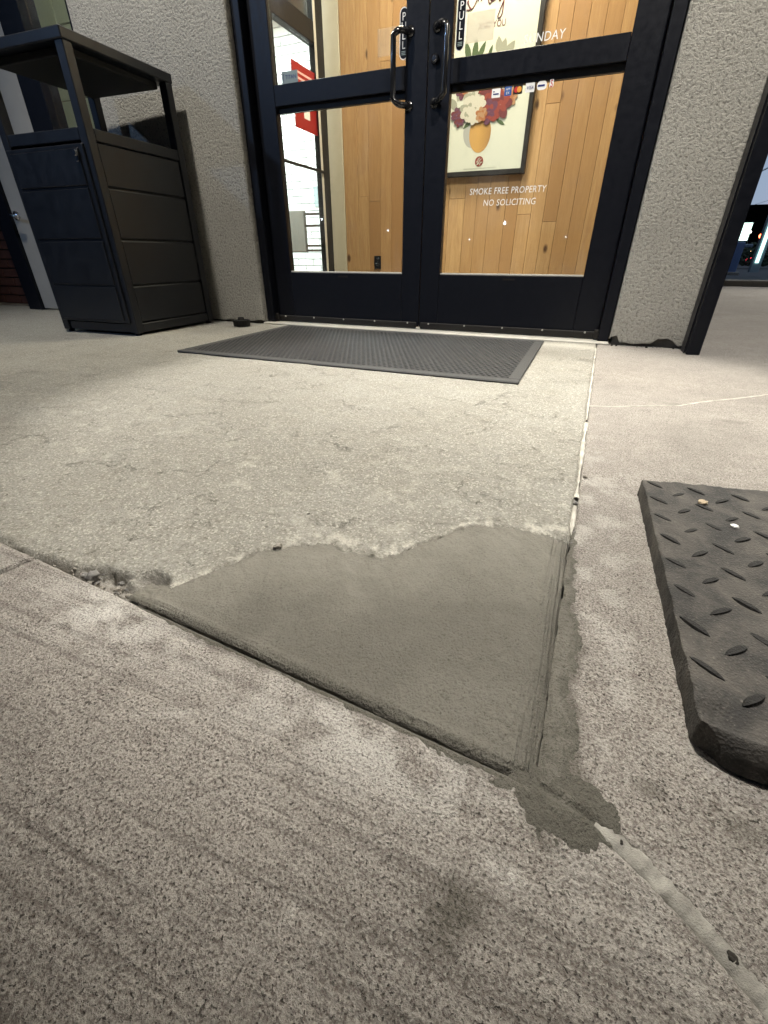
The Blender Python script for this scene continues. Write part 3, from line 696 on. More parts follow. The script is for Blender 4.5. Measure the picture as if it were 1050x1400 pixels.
# dark metal post at the building corner
t = thing('corner_post', 'black metal post at the building corner right of the chipped pier', 'post', (.485, 2.40, 0))
boxo('post_face', -.049, .002, -.052, .010, .0, SOF, M['black'], t, .003)
boxo('side_channel', -.054, -.0502, -.020, .06, .0, SOF, M['black'], t, .001)
boxo('post_return', -.0475, .001, .012, .36, .0, SOF, M['black'], t)

# ------------------------------------------------------------------ door frame
fr = thing('door_frame', 'black metal frame round the pair of entrance doors', 'door frame', (-.857, 2.54, 0))
boxo('jamb', -.985, -.935, -.025, .12, .0, 2.45, M['black'], fr, .003)
boxo('jamb', .937, .985, -.025, .12, .0, 2.45, M['black'], fr, .003)
boxo('door_stop_strip', -.9345, -.915, .072, .09, .02, 2.389, M['black'], fr); boxo('door_stop_strip', .915, .9365, .072, .09, .02, 2.389, M['black'], fr)
boxo('head', -.9345, .9365, -.025, .12, 2.39, 2.45, M['black'], fr, .003)
bm = bmesh.new(); box(bm, -.99, .99, -.065, .13, .0, .010, .003); box(bm, -.934, .936, .015, .10, .0105, .018, .003); obj('threshold', bm, M['alu'], fr)

def leaf(x0, x1, hinge, label):
    xc = (x0 + x1) / 2; y0 = 2.565; w = (x1 - x0) / 2; T = .044
    t = thing('glass_door', label, 'door', (xc, y0, 0), 0, 'pair of black framed entrance doors')
    hs, ms = .118, .104       # hinge and meeting stile widths
    lw, rw = (hs, ms) if hinge < 0 else (ms, hs)
    boxo('stile', -w, -w + lw, 0, T, .022, 2.38, M['black'], t, .002)
    boxo('stile', w - rw, w, 0, T, .022, 2.38, M['black'], t, .002)
    a, b = -w + lw + .0006, w - rw - .0006
    boxo('bottom_rail', a, b, .0, T, .022, .283, M['black'], t, .002)
    boxo('middle_rail', a, b, .0, T, 1.030, 1.112, M['black'], t, .002)
    boxo('rail_lip', a, b, .020, T - .004, 1.004, 1.0295, M['bronze'], t, .001)
    boxo('top_rail', a, b, .0, T, 2.27, 2.38, M['black'], t, .002)
    boxo('glazing_bead', a, b, .006, .014, .2835, .291, M['alu'], t, .001)
    boxo('pane', a, b, .020, .026, .2835, 1.0035, M['glass'], t)
    boxo('pane', a, b, .020, .026, 1.1125, 2.2695, M['glass'], t)
    # bottom sweep with screws
    sw = boxo('door_sweep', -w + .01, w - .01, -.013, -.0005, .013, .046, M['bronze'], t, .003)
    for k in range(5):
        bm = bmesh.new(); x = -w + .06 + k * (2 * w - .12) / 4; cyl(bm, (x, -.0165, .041), (x, -.0132, .041), .004, .005, 10); obj('screw', bm, M['greydoor'], sw)
    # pull handle on the meeting stile
    hx = (w - .085) if hinge < 0 else (-w + .035); dirx = -1 if hinge < 0 else 1
    pts = []; zt, zb = 1.218, .972; off = .052; rr = .020
    px = hx + dirx * 0.0
    top = [(0, 0), (-.4, 0)]
    def P(y, z, x): return (x, y, z)
    x2 = px - dirx * 0 ; sx = dirx * .058
    path = [P(.0, zt, px), P(-off + rr, zt, px + sx * .45)]
    for k in range(6):
        a2 = R(90 * k / 5); path.append(P(-off + rr - rr * math.sin(a2), zt - rr + rr * math.cos(a2), px + sx * (.5 + .1 * k)))
    path.append(P(-off, (zt + zb) / 2, px + sx))
    for k in range(6):
        a2 = R(90 * k / 5); path.append(P(-off + rr - rr * math.cos(a2), zb + rr - rr * math.sin(a2), px + sx * (1.0 - .1 * k)))
    path += [P(-off + rr, zb, px + sx * .45), P(.0, zb, px)]
    bm = bmesh.new(); tube(bm, path, .0125, 14); hd = obj('pull_handle', bm, M['handle'], t, True)
    for z in (zt, zb):
        bm = bmesh.new(); cyl(bm, (px, -.006, z), (px, -.0006, z), .019, .021, 20); obj('mount_plate', bm, M['handle'], hd, True)
    if hinge > 0:
        bm = bmesh.new(); cyl(bm, (-w + .030, -.012, 1.118), (-w + .030, -.0006, 1.118), .0165, .019, 24); lk = obj('lock', bm, M['handle'], t)
        bm = bmesh.new(); cyl(bm, (-w + .030, -.0145, 1.118), (-w + .030, -.0125, 1.118), .009, .0105, 20); box(bm, -w + .029, -w + .031, -.0165, -.0146, 1.112, 1.124); obj('keyway', bm, M['chrome'], lk)
    if hinge > 0: boxo('pivot', w - .018, w + .030, -.030, -.0145, .012, .058, M['bronze'], t, .003)
    else: boxo('pivot', -w - .030, -w + .018, -.030, -.0145, .012, .058, M['bronze'], t, .003)
    boxo('maker_plate', -.03, .03, -.0022, -.0006, .262, .270, M['bronze'], t)
    return t
leaf(-1.789, -.859, -1, 'left glass entrance door showing beige wall and white brick behind')
leaf(-.855, .077, 1, 'right glass entrance door with white lettering and key lock')

# ------------------------------------------------------------------ print on the door glass
GY = 2.5838
def decal_box(name, x0, x1, z0, z1, m, parent=None, y=GY, rad=0.0, th=.0006):
    bm = bmesh.new()
    if rad <= 0: pts = [(x0, z0), (x1, z0), (x1, z1), (x0, z1)]
    else:
        pts = []
        for (cx, cz, a0) in ((x1 - rad, z0 + rad, -90), (x1 - rad, z1 - rad, 0), (x0 + rad, z1 - rad, 90), (x0 + rad, z0 + rad, 180)):
            for k in range(7): a = R(a0 + 15 * k); pts.append((cx + rad * math.cos(a), cz + rad * math.sin(a)))
    f = [bm.verts.new((x, y, z)) for x, z in pts]; b = [bm.verts.new((x, y + th, z)) for x, z in pts]
    bm.faces.new(f); bm.faces.new(b[::-1])
    for k in range(len(f)): bm.faces.new((f[k], b[k], b[(k + 1) % len(f)], f[(k + 1) % len(f)]))
    bmesh.ops.recalc_face_normals(bm, faces=bm.faces)
    return obj(name, bm, m, parent)
def letter(name, s, size, x, z, label, sx=.86, m='white', spacing=1.06, y=GY, shear=0.08):
    t = textmesh(name, s, size, M[m], None, .0003, shear, 'LEFT', spacing, sx); t.location = (x, y, z)
    return tag(t, label, 'window lettering')
letter('window_lettering', 'SMOKE FREE PROPERTY', .036, -.628, .624, 'white words SMOKE FREE PROPERTY on the right door glass', .88)
letter('window_lettering', 'NO SOLICITING', .036, -.558, .578, 'white words NO SOLICITING below the smoke free line', .90)
letter('window_lettering', 'SUNDAY', .040, -.452, 1.128, 'white word SUNDAY low on the upper right pane', .98)
def pull_sign(x, zt, label):
    t = thing('pull_sign', label, 'sticker', (x, GY - .001, zt - .16), 0, 'PULL stickers beside the handles')
    def bx_(nm, w, z0, z1, m, y): decal_box(nm, -w, w, z0, z1, m, t, y, w * .98)
    bx_('white_edge', .0195, -.004, .164, M['white'], -.0002); bx_('plate', .0165, 0, .160, M['black'], -.0010); 
    for k, ch in enumerate('PULL'):
        l = textmesh('letter', ch, .036, M['white'], t, .0002, 0, 'CENTER', 1, .95); l.location = (0, -.0014, .122 - k * .030)
    for k in range(3): decal_box('print_line', -.010, .010, .012 + k * .005, .0145 + k * .005, M['decal_grey'], t, -.0014)
pull_sign(-.980, 1.300, 'black PULL sticker behind the left door handle')
pull_sign(-.7215, 1.300, 'black PULL sticker beside the right door handle')
# payment stickers in a row
blue = simple('card_blue', (.02, .09, .33), .4); orange = simple('card_orange', (.75, .33, .05), .4); cred = simple('card_red', (.5, .03, .03), .4); black = simple('card_black', (.015, .013, .012), .4)
navy = simple('card_navy', (.02, .03, .16), .4)
def card(x, z, w, h, m, label, rad=.002):
    t = thing('card_sticker', label, 'sticker', (x, GY, z), 0, 'payment stickers on the right door glass')
    decal_box('ground', -w / 2, w / 2, -h / 2, h / 2, m, t, 0, rad); return t
t = card(-.545, .985, .037, .030, M['white'], 'white payment sticker with blue writing, leftmost in the row')
for k, (a, b) in enumerate(((-.012, -.007), (-.012, .012))): decal_box('print_bar', a, b, .003 - k * .008, .006 - k * .008 + .001, navy, t, -.001)
t = card(-.494, .987, .030, .030, blue, 'square blue payment sticker, second in the row')
for k in range(2):
    l = textmesh('letters', ['AM', 'EX'][k], .0125, M['white'], t, .0002, 0, 'CENTER', 1, 1.0); l.location = (0, -.001, .002 - .0125 * k)
t = card(-.452, .988, .038, .030, black, 'black payment sticker with red and orange discs, third in the row')
for k, (xx, m) in enumerate(((-.006, cred), (.006, orange))):
    bm = bmesh.new(); cyl(bm, (xx, -.0016 - .0004 * k, 0), (xx, -.0010, 0), .0098, .0098, 20); obj('disc', bm, m, t)
t = card(-.402, .990, .038, .030, M['white'], 'white payment sticker reading VISA, fourth in the row')
l = textmesh('letters', 'VISA', .0165, navy, t, .0002, .2, 'CENTER', 1, .9); l.location = (0, -.001, -.006)
t = card(-.354, .992, .040, .028, M['white'], 'white rounded payment sticker, fifth in the row', .012)
decal_box('print_bar', -.016, .012, -.003, .003, navy, t, -.001)
t = thing('card_sticker', 'small red and white sticker, rightmost in the row', 'sticker', (-.315, GY, .995), 0, 'payment stickers on the right door glass')
l = textmesh('letters', 'S', .032, cred, t, .0002, 0, 'CENTER', 1, .8); l.location = (0, -.001, -.011)
decal_box('ground', -.008, .008, -.012, .013, M['white'], t, 0, .004)
# grey decal left door
t = thing('window_decal', 'grey printed decal low on the upper left pane', 'sticker', (-1.583, GY, 1.118))
decal_box('ground', -.047, .045, -.044, .044, M['decal_grey'], t, 0, .003)
l = textmesh('letters', 'TITAN', .022, navy, t, .0002, 0, 'LEFT', 1.05, .95); l.location = (-.026, -.001, .014)
bm = bmesh.new(); tube(bm, [(-.036, -.001, .008), (-.038, -.001, .02), (-.035, -.001, .032), (-.031, -.001, .034)], .0012, 6); obj('emblem', bm, navy, t)
for k in range(4): decal_box('print_line', -.026 + .004 * k, .030 - .003 * (k % 2), -.014 - .007 * k, -.012 - .007 * k, navy, t, -.001)
# translucent film squares on both doors
def film(name, x0, x1, z0, z1, label, y):
    m, nt, b = mat('paper_note'); b.inputs['Base Color'].default_value = (.85, .76, .62, 1); b.inputs['Alpha'].default_value = .14 if x0 < -.9 else .5
    tag(decal_box(name, x0, x1, z0, z1, m, None, y), label, 'note')
film('clear_note', -1.110, -.985, 1.160, 1.252, 'pale clear film square on the upper left pane', GY + .007)
film('clear_note', -.698, -.581, 1.158, 1.250, 'beige film square covering words on the upper right pane', GY + .007)

# ------------------------------------------------------------------ vestibule: wood wall, beige return, poster, side screen
WY = 3.90
ww = thing('wood_wall', 'vertical honey coloured plank wall inside the vestibule', 'wall', (-.8, WY, 0))
boxo('backing', -1.165, 1.09, .02, .08, 0.009, 2.69, M['gapwood'], ww)
x = -1.963; rnd = random.Random(11)
while x < .18:
    w = rnd.choice([.088, .093, .096, .12, .093])
    z = rnd.uniform(-1.2, .2); 
    while z < 2.7:
        z2 = min(z + rnd.uniform(1.2, 2.2), 2.7); a = max(z, 0.0)
        if z2 - a > .05:
            o = boxo('plank', -w / 2 + .0007, w / 2 - .0007, -.0 - rnd.uniform(0, .002), .0195, a + .001, z2 - .001, M['wood'], ww, .0011)
            o.location = (x + w / 2 + .8, 0, 0)
        z = z2
    x += w
t = thing('beige_return', 'narrow beige painted wall end beside the wood planks', 'wall', (-2.04, WY, 0))
boxo('painted_face', -.10, .074, -.004, .10, 0, 2.7, M['beige'], t, .004); boxo('edge_trim', -.103, -.085, -.012, -.0045, 0, 2.7, M['alu'], t, .002)
t = thing('wall_outlet', 'small black outlet plate low on the wood wall', 'outlet', (-1.678, WY - .003, .318))
boxo('cover_plate', -.030, .030, -.006, -.001, -.048, .048, M['black'], t, .002)
for z in (-.02, .02): boxo('socket', -.014, .014, -.0085, -.0062, z - .013, z + .013, M['handle'], t, .001)

# poster
po = thing('framed_poster', 'framed flower poster with round vase hung on the wood wall', 'poster', (-.868, WY - .05, .885))
PW = .27; PHh = 1.15
for nm, a in (('frame_side', (-PW - .028, -PW, 0, .045, -.028, PHh)), ('frame_side', (PW, PW + .028, 0, .045, -.028, PHh)), ('frame_bottom', (-PW + .0005, PW - .0005, 0, .045, -.028, 0)), ('frame_top', (-PW + .0005, PW - .0005, 0, .045, PHh - .028, PHh))):
    boxo(nm, *a, M['bronze'], po, .002)
boxo('print_sheet', -PW + .0006, PW - .0006, .010, .014, .0006, PHh - .0286, M['offwhite'], po)
def disc(name, x, z, pts, m, dy, parent=po):
    bm = bmesh.new(); f = [bm.verts.new((x + a, .0095 - dy, z + b)) for a, b in pts]; bm.faces.new(f)
    bmesh.ops.recalc_face_normals(bm, faces=bm.faces)
    if bm.faces[:][0].normal.y > 0: bmesh.ops.reverse_faces(bm, faces=bm.faces)
    return obj(name, bm, m, parent)
def ell(rx, rz, n=28, rot=0): return [(rx * math.cos(a) * math.cos(rot) - rz * math.sin(a) * math.sin(rot), rx * math.cos(a) * math.sin(rot) + rz * math.sin(a) * math.cos(rot)) for a in [2 * math.pi * k / n for k in range(n)]]
vx, vz = -.03, .205
disc('vase_shadow', vx - .055, vz + .01, ell(.062, .085), simple('print_shadow_grey', (.36, .37, .35), .5), 0)
vm, nt, b = mat('print_vase'); q = N(nt); tc = q.n('ShaderNodeTexCoord'); sp_ = q.n('ShaderNodeSeparateXYZ'); q.l(tc.outputs['Object'], sp_.inputs[0])
q.l(q.ramp(q.math('ADD', q.math('MULTIPLY', sp_.outputs[0], 4.2), .62), [(.0, (.46, .27, .09)), (.45, (.50, .29, .08)), (1., (.22, .10, .025))]), b.inputs['Base Color']); b.inputs['Roughness'].default_value = .5
disc('vase', vx, vz, [(.074 * math.cos(a) * (1 if math.sin(a) < 0 else 1 - .22 * math.sin(a) ** 3), .105 * math.sin(a)) for a in [2 * math.pi * k / 36 for k in range(36)]], vm, .0004)
cols = {'white': (.60, .58, .50), 'red': (.36, .055, .035), 'dark': (.20, .03, .035), 'orange': (.52, .20, .07), 'green': (.10, .16, .06), 'grey': (.33, .34, .27), 'plum': (.17, .05, .10), 'peach': (.58, .33, .17)}
pm = {k: simple('print_' + k, tuple(x * (.62 if k not in ('white', 'grey') else .85) for x in c), .5) for k, c in cols.items()}
rnd = random.Random(4); dy = .0006
def leafp(x, z, l, a, c='green', w=.3):
    global dy; dy += .00003
    P = [(l * t, w * l * math.sin(math.pi * t) * .5) for t in [0, .2, .4, .6, .8, 1]] + [(l * t, -w * l * math.sin(math.pi * t) * .5) for t in [.8, .6, .4, .2]]
    disc('leaf', x, z, [(p * math.cos(a) - r_ * math.sin(a), p * math.sin(a) + r_ * math.cos(a)) for p, r_ in P], pm[c], dy)
def bloom(x, z, r, c, c2, n=7):
    global dy
    for ring, (rr, cc) in enumerate(((r, c), (r * .62, c2), (r * .33, c))):
        for k in range(n):
            dy += .00002; a = 2 * math.pi * k / n + ring * .4 + rnd.uniform(-.2, .2)
            disc('petal', x + rr * .55 * math.cos(a), z + rr * .55 * math.sin(a), ell(rr * .5, rr * .36, 12, a), pm[cc if k % 3 else (c2 if ring == 0 else c)], dy)
for (x, z, l, a) in ((-.09, .30, .10, 3.4), (-.08, .29, .09, 3.8), (-.10, .32, .11, 2.9), (.06, .29, .08, .1), (.07, .27, .07, -.5), (.05, .28, .06, .8), (-.13, .55, .13, 1.9), (-.11, .55, .13, 1.5), (-.09, .56, .11, 1.1), (-.02, .57, .07, 1.2), (-.06, .56, .09, 2.2), (.1, .52, .08, .9)): leafp(x, z, l, a)
for (x, z, l, a) in ((.06, .57, .09, 1.3), (.08, .56, .10, .9), (.05, .58, .09, 1.7), (.1, .44, .1, .8), (.08, .46, .09, 1.3), (.12, .46, .08, .4), (-.20, .33, .09, 2.2), (-.2, .38, .07, 1.4)): leafp(x, z, l, a, 'grey', .5)
for args in ((-.17, .43, .045, 'plum', 'dark'), (-.12, .44, .055, 'orange', 'peach'), (-.02, .54, .055, 'dark', 'red'), (.02, .55, .04, 'orange', 'peach'), (.0, .46, .07, 'red', 'dark'), (.06, .48, .06, 'dark', 'red'), (-.04, .40, .06, 'dark', 'red'), (.03, .39, .075, 'red', 'dark'), (.15, .37, .045, 'orange', 'peach'), (.14, .42, .045, 'peach', 'orange'), (.09, .34, .075, 'red', 'dark'), (.02, .31, .065, 'plum', 'red'), (-.20, .31, .04, 'plum', 'dark'), (-.18, .28, .035, 'dark', 'plum'), (-.10, .385, .06, 'white', 'grey'), (-.06, .35, .055, 'white', 'white'), (-.12, .33, .06, 'white', 'grey'), (-.08, .30, .05, 'white', 'white'), (-.03, .30, .04, 'peach', 'orange')): bloom(*args)
t2 = textmesh('print_words', 'AND YOU', .044, pm['dark'], po, .0001, 0, 'LEFT', 1.0, .85); t2.location = (-.098, .0085, .712)
# round emblem
bm = bmesh.new(); cyl(bm, (-.02, .0088, .052), (-.02, .0092, .052), .029, .029, 28); em = obj('emblem', bm, pm['red'], po)
bm = bmesh.new()
for P in ([(-.038, .03), (-.025, .045), (-.03, .06), (-.018, .072)], [(-.015, .03), (-.01, .047), (-.02, .055), (-.004, .066)], [(-.04, .05), (-.03, .05)], [(-.008, .042), (.002, .05)], [(-.03, .035), (-.018, .045)]):
    tube(bm, [(x, .0082, z) for x, z in P], .0021, 6)
obj('emblem_stroke', bm, M['offwhite'], em)
for k in range(1): boxo('print_line', -.13, .10, .0088, .0095, .013, .0145, pm['grey'], po)
# looping script heading
bm = bmesh.new()
def scr(P):
    Q = []
    for i in range(len(P) - 1):
        p0 = P[max(i - 1, 0)]; p1 = P[i]; p2 = P[i + 1]; p3 = P[min(i + 2, len(P) - 1)]
        for s in np.linspace(0, 1, 7)[:-1]:
            Q.append(tuple(.5 * ((2 * b) + (-a + c) * s + (2 * a - 5 * b + 4 * c - d) * s * s + (-a + 3 * b - 3 * c + d) * s ** 3) for a, b, c, d in zip(p0, p1, p2, p3)))
    tube(bm, [(x, .008, z) for x, z in Q], .0032, 6)
scr([(x_, z_ - .092) for x_, z_ in [(-.20, .96), (-.15, .90), (-.17, .93), (-.185, 1.05), (-.13, 1.06), (-.10, .99), (-.14, .905), (-.20, .905)]])
scr([(x_, z_ - .092) for x_, z_ in [(-.11, .93), (-.10, .985), (-.09, .93), (-.075, .99), (-.05, .985), (-.045, .92), (-.025, .92), (-.02, .985), (-.045, .97), (-.03, .925), (0, .93), (.01, .985), (.015, .93), (.03, .92), (.05, .99), (.045, .86), (.02, .85), (.06, .94), (.075, .99), (.08, .935), (.095, .985), (.115, .98), (.115, .93), (.135, .94), (.15, .985), (.17, .985), (.175, .94), (.155, .945), (.17, .985), (.2, .98)]])
obj('print_script', bm, pm['dark'], po, True)

# side screen of the vestibule with push bar, red notice
SX = -2.10
ss = thing('inner_screen', 'dark framed glass side screen inside the vestibule left', 'glazed screen', (SX, 3.3, 0))
boxo('post', -.03, .03, .455, .565, .0, 2.7, M['bronze'], ss, .003)
boxo('post', -.03, .03, -.66, -.60, .0, 2.7, M['bronze'], ss, .003)
boxo('post_edge', .031, .036, .425, .452, .0, 2.7, M['alu'], ss, .001)
boxo('cross_rail', -.03, .03, -.599, .454, 1.625, 1.735, M['bronze'], ss, .003)
boxo('sill_rail', -.03, .03, -.599, .454, .0, .12, M['bronze'], ss, .003)
boxo('push_bar', .034, .052, -.55, .45, .912, .928, M['bronze'], ss, .003)
boxo('pane', -.003, .003, -.599, .454, .1205, 1.6245, M['glass'], ss)
boxo('pane', -.003, .003, -.599, .454, 1.7355, 2.69, M['glass'], ss)
rn = thing('red_notice', 'red printed notice on the inner side screen', 'notice', (SX + .006, 3.60, 1.31))
boxo('sheet', 0, .002, -.155, .165, -.172, .172, M['red'], rn)
boxo('white_box', .0022, .003, -.035, .045, -.105, -.03, M['white'], rn)
for k in range(4): boxo('print_line', .0022, .003, -.11 + .02 * (k % 2), .10 - .03 * (k % 3), .03 + .03 * k, .042 + .03 * k, simple('notice_pale', (.75, .45, .42), .5), rn)

# dining room behind: white painted brick wall
BY = 6.2
bwll = thing('brick_wall', 'bright white painted brick wall in the dining room', 'wall', (-3.5, BY, 0))
boxo('joint_face', -2.0, 1.0, .010, .2, 0, 3.0, M['mortar_wht'], bwll)
bmm = bmesh.new(); box(bmm, -.1145, .1145, -.006, .0098, -.0355, .0355, .003); me = bpy.data.meshes.new('brick'); bmm.to_mesh(me); bmm.free(); me.materials.append(M['wall_white'])
far = bmesh.new(); nb = 0
for r_ in range(38):
    for c_ in range(-4, 5):
        x = -.15 + c_ * .238 + (.119 if r_ % 2 else 0); z = .04 + r_ * .080
        if x < -1.0 or x > .75: continue
        nb += 1; o = bpy.data.objects.new('brick', me); link(o, bwll); o.location = (x, rnd.uniform(-.001, .001), z)
far.free()
# booth end panel and rails in the dining room
bt = thing('booth_panel', 'grey fabric booth end panel on slim dark rails inside', 'seat', (-3.55, 5.6, 0))
boxo('panel', -.55, .16, 0, .06, .40, .84, simple('booth_grey', (.11, .105, .09), .8), bt, .012, 3)
for z in (.80, .68, .47, .42): boxo('rail', .162, .55, .02, .045, z - .012, z + .012, M['bronze'], bt, .002)
for x in (-.5, .53): boxo('leg', x - .015, x + .015, .018, .047, 0, .39 if x < 0 else .82, M['bronze'], bt)
t = thing('small_notice', 'small blue and white notice on the white brick wall', 'notice', (-3.52, BY - .012, 1.03)); boxo('sheet', -.05, .05, -.004, -.0005, -.11, .11, M['decal_grey'], t)
# pendant beam (dark wood ledge in the dining room ceiling)
t = thing('ceiling_beam', 'dark wood beam under the dining room ceiling', 'beam', (-3.0, 4.6, 2.35)); boxo('timber', -.09, .09, -.7, .7, -.09, .09, M['bronze'], t, .005)

# vestibule and dining room shell
sh = bmesh.new()
box(sh, -9, .39, 2.63, 7.0, -.02, .008); fl = obj('indoor_floor', sh, grainy('floor_tile', (.20, .17, .14), (.26, .23, .19), 30, .4, .0003)); fl['kind'] = 'structure'
sh = bmesh.new(); box(sh, -9, .39, 2.63, 7.0, 2.70, 2.8); cl = obj('ceiling', sh, grainy('ceiling_tile', (.72, .73, .70), (.76, .77, .74), 30, .9, .0004)); cl['kind'] = 'structure'
bm = bmesh.new()
for k in range(9): box(bm, -8 + .6 * k, -7.985 + .6 * k, 2.9, 6.1, 2.694, 2.699)
for k in range(6): box(bm, -8.5, -2.2, 3.0 + .6 * k, 3.015 + .6 * k, 2.690, 2.6935)
g_ = obj('ceiling_grid', bm, M['decal_grey']); g_['kind'] = 'structure'
boxo('inner_wall', .30, .38, 2.80, 3.89, .009, 2.69, M['beige'])['kind'] = 'structure'
boxo('far_wall', -9, -5.52, 6.2, 6.3, 0, 2.69, M['wall_white'])['kind'] = 'structure'
boxo('far_wall', -2.48, .38, 6.2, 6.3, 0.009, 2.69, M['wall_white'])['kind'] = 'structure'
boxo('end_wall', -5.4, -5.3, 2.9, 6.19, 0, 2.69, M['wall_white'])['kind'] = 'structure'
boxo('roof', -9, .52, 2.45, 7.0, SOF + .011, SOF + .4, M['soffit'])['kind'] = 'structure'
boxo('facade_band', -9, .445, 2.53, 2.62, 2.45, SOF, M['stucco'])['kind'] = 'structure'
boxo('building_side', .40, .45, 2.79, 7.0, 0, SOF, M['stucco'])['kind'] = 'structure'
bm = bmesh.new()
box(bm, -9, 3.2, -.6, 2.449, SOF + .055, SOF + .30)
sof = obj('entrance_soffit', bm, M['soffit']); sof['kind'] = 'structure'

def panel_light(x, y, sx, sy, power, col, label, strength):
    t = thing('ceiling_panel_light', label, 'ceiling light', (x, y, 2.69), 0, 'flat ceiling lights indoors')
    for (a, b, c, d_) in ((-sx / 2, sx / 2, -sy / 2, -sy / 2 + .02), (-sx / 2, sx / 2, sy / 2 - .02, sy / 2), (-sx / 2, -sx / 2 + .02, -sy / 2 + .0205, sy / 2 - .0205), (sx / 2 - .02, sx / 2, -sy / 2 + .0205, sy / 2 - .0205)):
        boxo('rim', a, b, c, d_, -.03, 0, M['white'], t)
    boxo('diffuser', -sx / 2 + .021, sx / 2 - .021, -sy / 2 + .021, sy / 2 - .021, -.02, -.012, emit('diffuser', col, strength), t)
    area('panel_lamp', (x, y, 2.66), sx - .06, sy - .06, power, col)
panel_light(-.9, 3.15, .6, .6, 84, (1, .88, .68), 'square warm ceiling light in the vestibule', 6)
panel_light(-3.6, 4.9, 1.2, .6, 330, (.88, .97, 1.0), 'long cool ceiling light in the dining room', 8)
panel_light(-3.0, 3.6, 1.2, .6, 120, (.92, .98, 1.0), 'second cool ceiling light nearer the entrance', 8)

# ------------------------------------------------------------------ facade to the left: window, grey panel, brick
wf = thing('side_window', 'dark framed window left of the stucco pier with green wall behind', 'window', (-3.03, 2.50, 0))
boxo('frame_post', -.37, -.185, -.03, .08, 0, SOF, M['black'], wf, .003)
boxo('frame_post', .150, .172, -.01, .08, 0, SOF, M['black'], wf, .002)
boxo('frame_sill', -.184, .149, -.02, .08, 0, .45, M['black'], wf, .003)
boxo('pane', -.184, .149, .02, .026, .4505, SOF - .05, M['glass'], wf)
gw = thing('green_block_wall', 'pale green block wall lit behind the side window', 'wall', (-3.6, 3.35, 0))
boxo('joint_face', -.9, .9, .011, .1, 0, 2.69, M['gapwood'], gw)
for r_ in range(13):
    for c_ in range(-2, 3):
        x0 = c_ * .4 + (.2 if r_ % 2 else 0); z0 = .01 + r_ * .203
        if x0 + .196 < .9 and x0 - .196 > -.95: boxo('block', x0 - .197, x0 + .197, -.004, .0105, z0, z0 + .197, M['green_wall'], gw, .003)
t = thing('speaker_box', 'dark grey speaker box behind the side window', 'speaker', (-3.02, 2.93, 1.56)); boxo('cabinet', -.03, .20, -.1, .1, -.26, .08, simple('speaker_grey', (.06, .065, .065), .6), t, .006); boxo('grille', -.02, .19, -.106, -.101, -.24, .06, M['bronze'], t)
t = thing('hall_light', 'small bright light beyond the side window', 'light', (-3.06, 3.12, 1.74)); boxo('diffuser', -.02, .16, -.1, .1, 0, .02, emit('hall_lens', (.9, 1, .95), 3), t); boxo('housing', -.03, .17, -.11, .11, .021, .05, M['white'], t)
area('hall_lamp', (-3.3, 2.95, 2.4), .3, .3, 5, (.92, 1, .80))
gd = thing('grey_side_door', 'pale grey panel door with small lever at far left', 'door', (-3.66, 2.49, 0))
boxo('door_panel', -.252, .255, 0, .06, .012, SOF, M['greydoor'], gd, .004)
bm = bmesh.new(); tube(bm, [(-.205, -.002, .613), (-.205, -.045, .613), (-.19, -.055, .613), (-.10, -.055, .600)], .010, 10); cyl(bm, (-.205, -.008, .613), (-.205, -.0005, .613), .028, .03, 20); obj('lever', bm, M['chrome'], gd, True)
t = thing('frame_strip', 'black vertical frame between grey door and red brick', 'frame', (-3.99, 2.50, 0)); boxo('profile', -.075, .075, -.03, .2, 0, SOF, M['black'], t, .003)
bk = thing('red_brick_wall', 'dark red brick wall at the far left edge', 'wall', (-4.9, 2.70, 0))
boxo('joint_face', -1.5, .82, .012, .2, 0, SOF, simple('brick_joint', (.05, .04, .035), .9), bk)
bmm = bmesh.new(); box(bmm, -.0975, .0975, -.006, .0115, -.029, .029, .003); me = bpy.data.meshes.new('brick'); bmm.to_mesh(me); bmm.free(); me.materials.append(M['brick_red'])
for r_ in range(22):
    for c_ in range(12):
        x0 = .70 - c_ * .206 - (.103 if r_ % 2 else 0); 
        if c_ < 11: o = bpy.data.objects.new('brick', me); link(o, bk); o.location = (x0, rnd.uniform(-.001, .001), .04 + r_ * .067)

# ------------------------------------------------------------------ litter bin cabinet
TB = thing('litter_bin', 'dark brown panelled litter bin with open tray hood beside the stucco pier', 'litter bin', (-2.155, 1.806, 0), R(2.0))
W_, D_ = .545, .60; p_ = .045
def tb_(name, x0, x1, y0, y1, z0, z1, parent=TB, m='trash', bev=.003): return boxo(name, x0, x1, y0, y1, z0, z1, M[m], parent, bev)
for (x0, y0) in ((-p_, 0), (-W_, 0), (-p_, D_ - p_), (-W_, D_ - p_)):
    tb_('corner_post', x0, x0 + p_, y0, y0 + p_, .012, 1.1275)
hood = tb_('hood', -W_ - .004, .004, -.004, D_ + .004, 1.128, 1.167, bev=.004)
tb_('hood_recess', -W_ + .05, -.05, .05, D_ - .05, 1.100, 1.1275, hood, 'trash_in')
for (x0, x1, y0, y1) in ((-p_ + .002, -.002, p_ + .0005, D_ - p_ - .0005), (-W_ + .002, -W_ + p_ - .002, p_ + .0005, D_ - p_ - .0005), (-W_ + p_ + .0005, -p_ - .0005, .002, p_ - .002), (-W_ + p_ + .0005, -p_ - .0005, D_ - p_ + .002, D_ - .002)):
    tb_('shelf_rail', x0, x1, y0, y1, .812, .857)
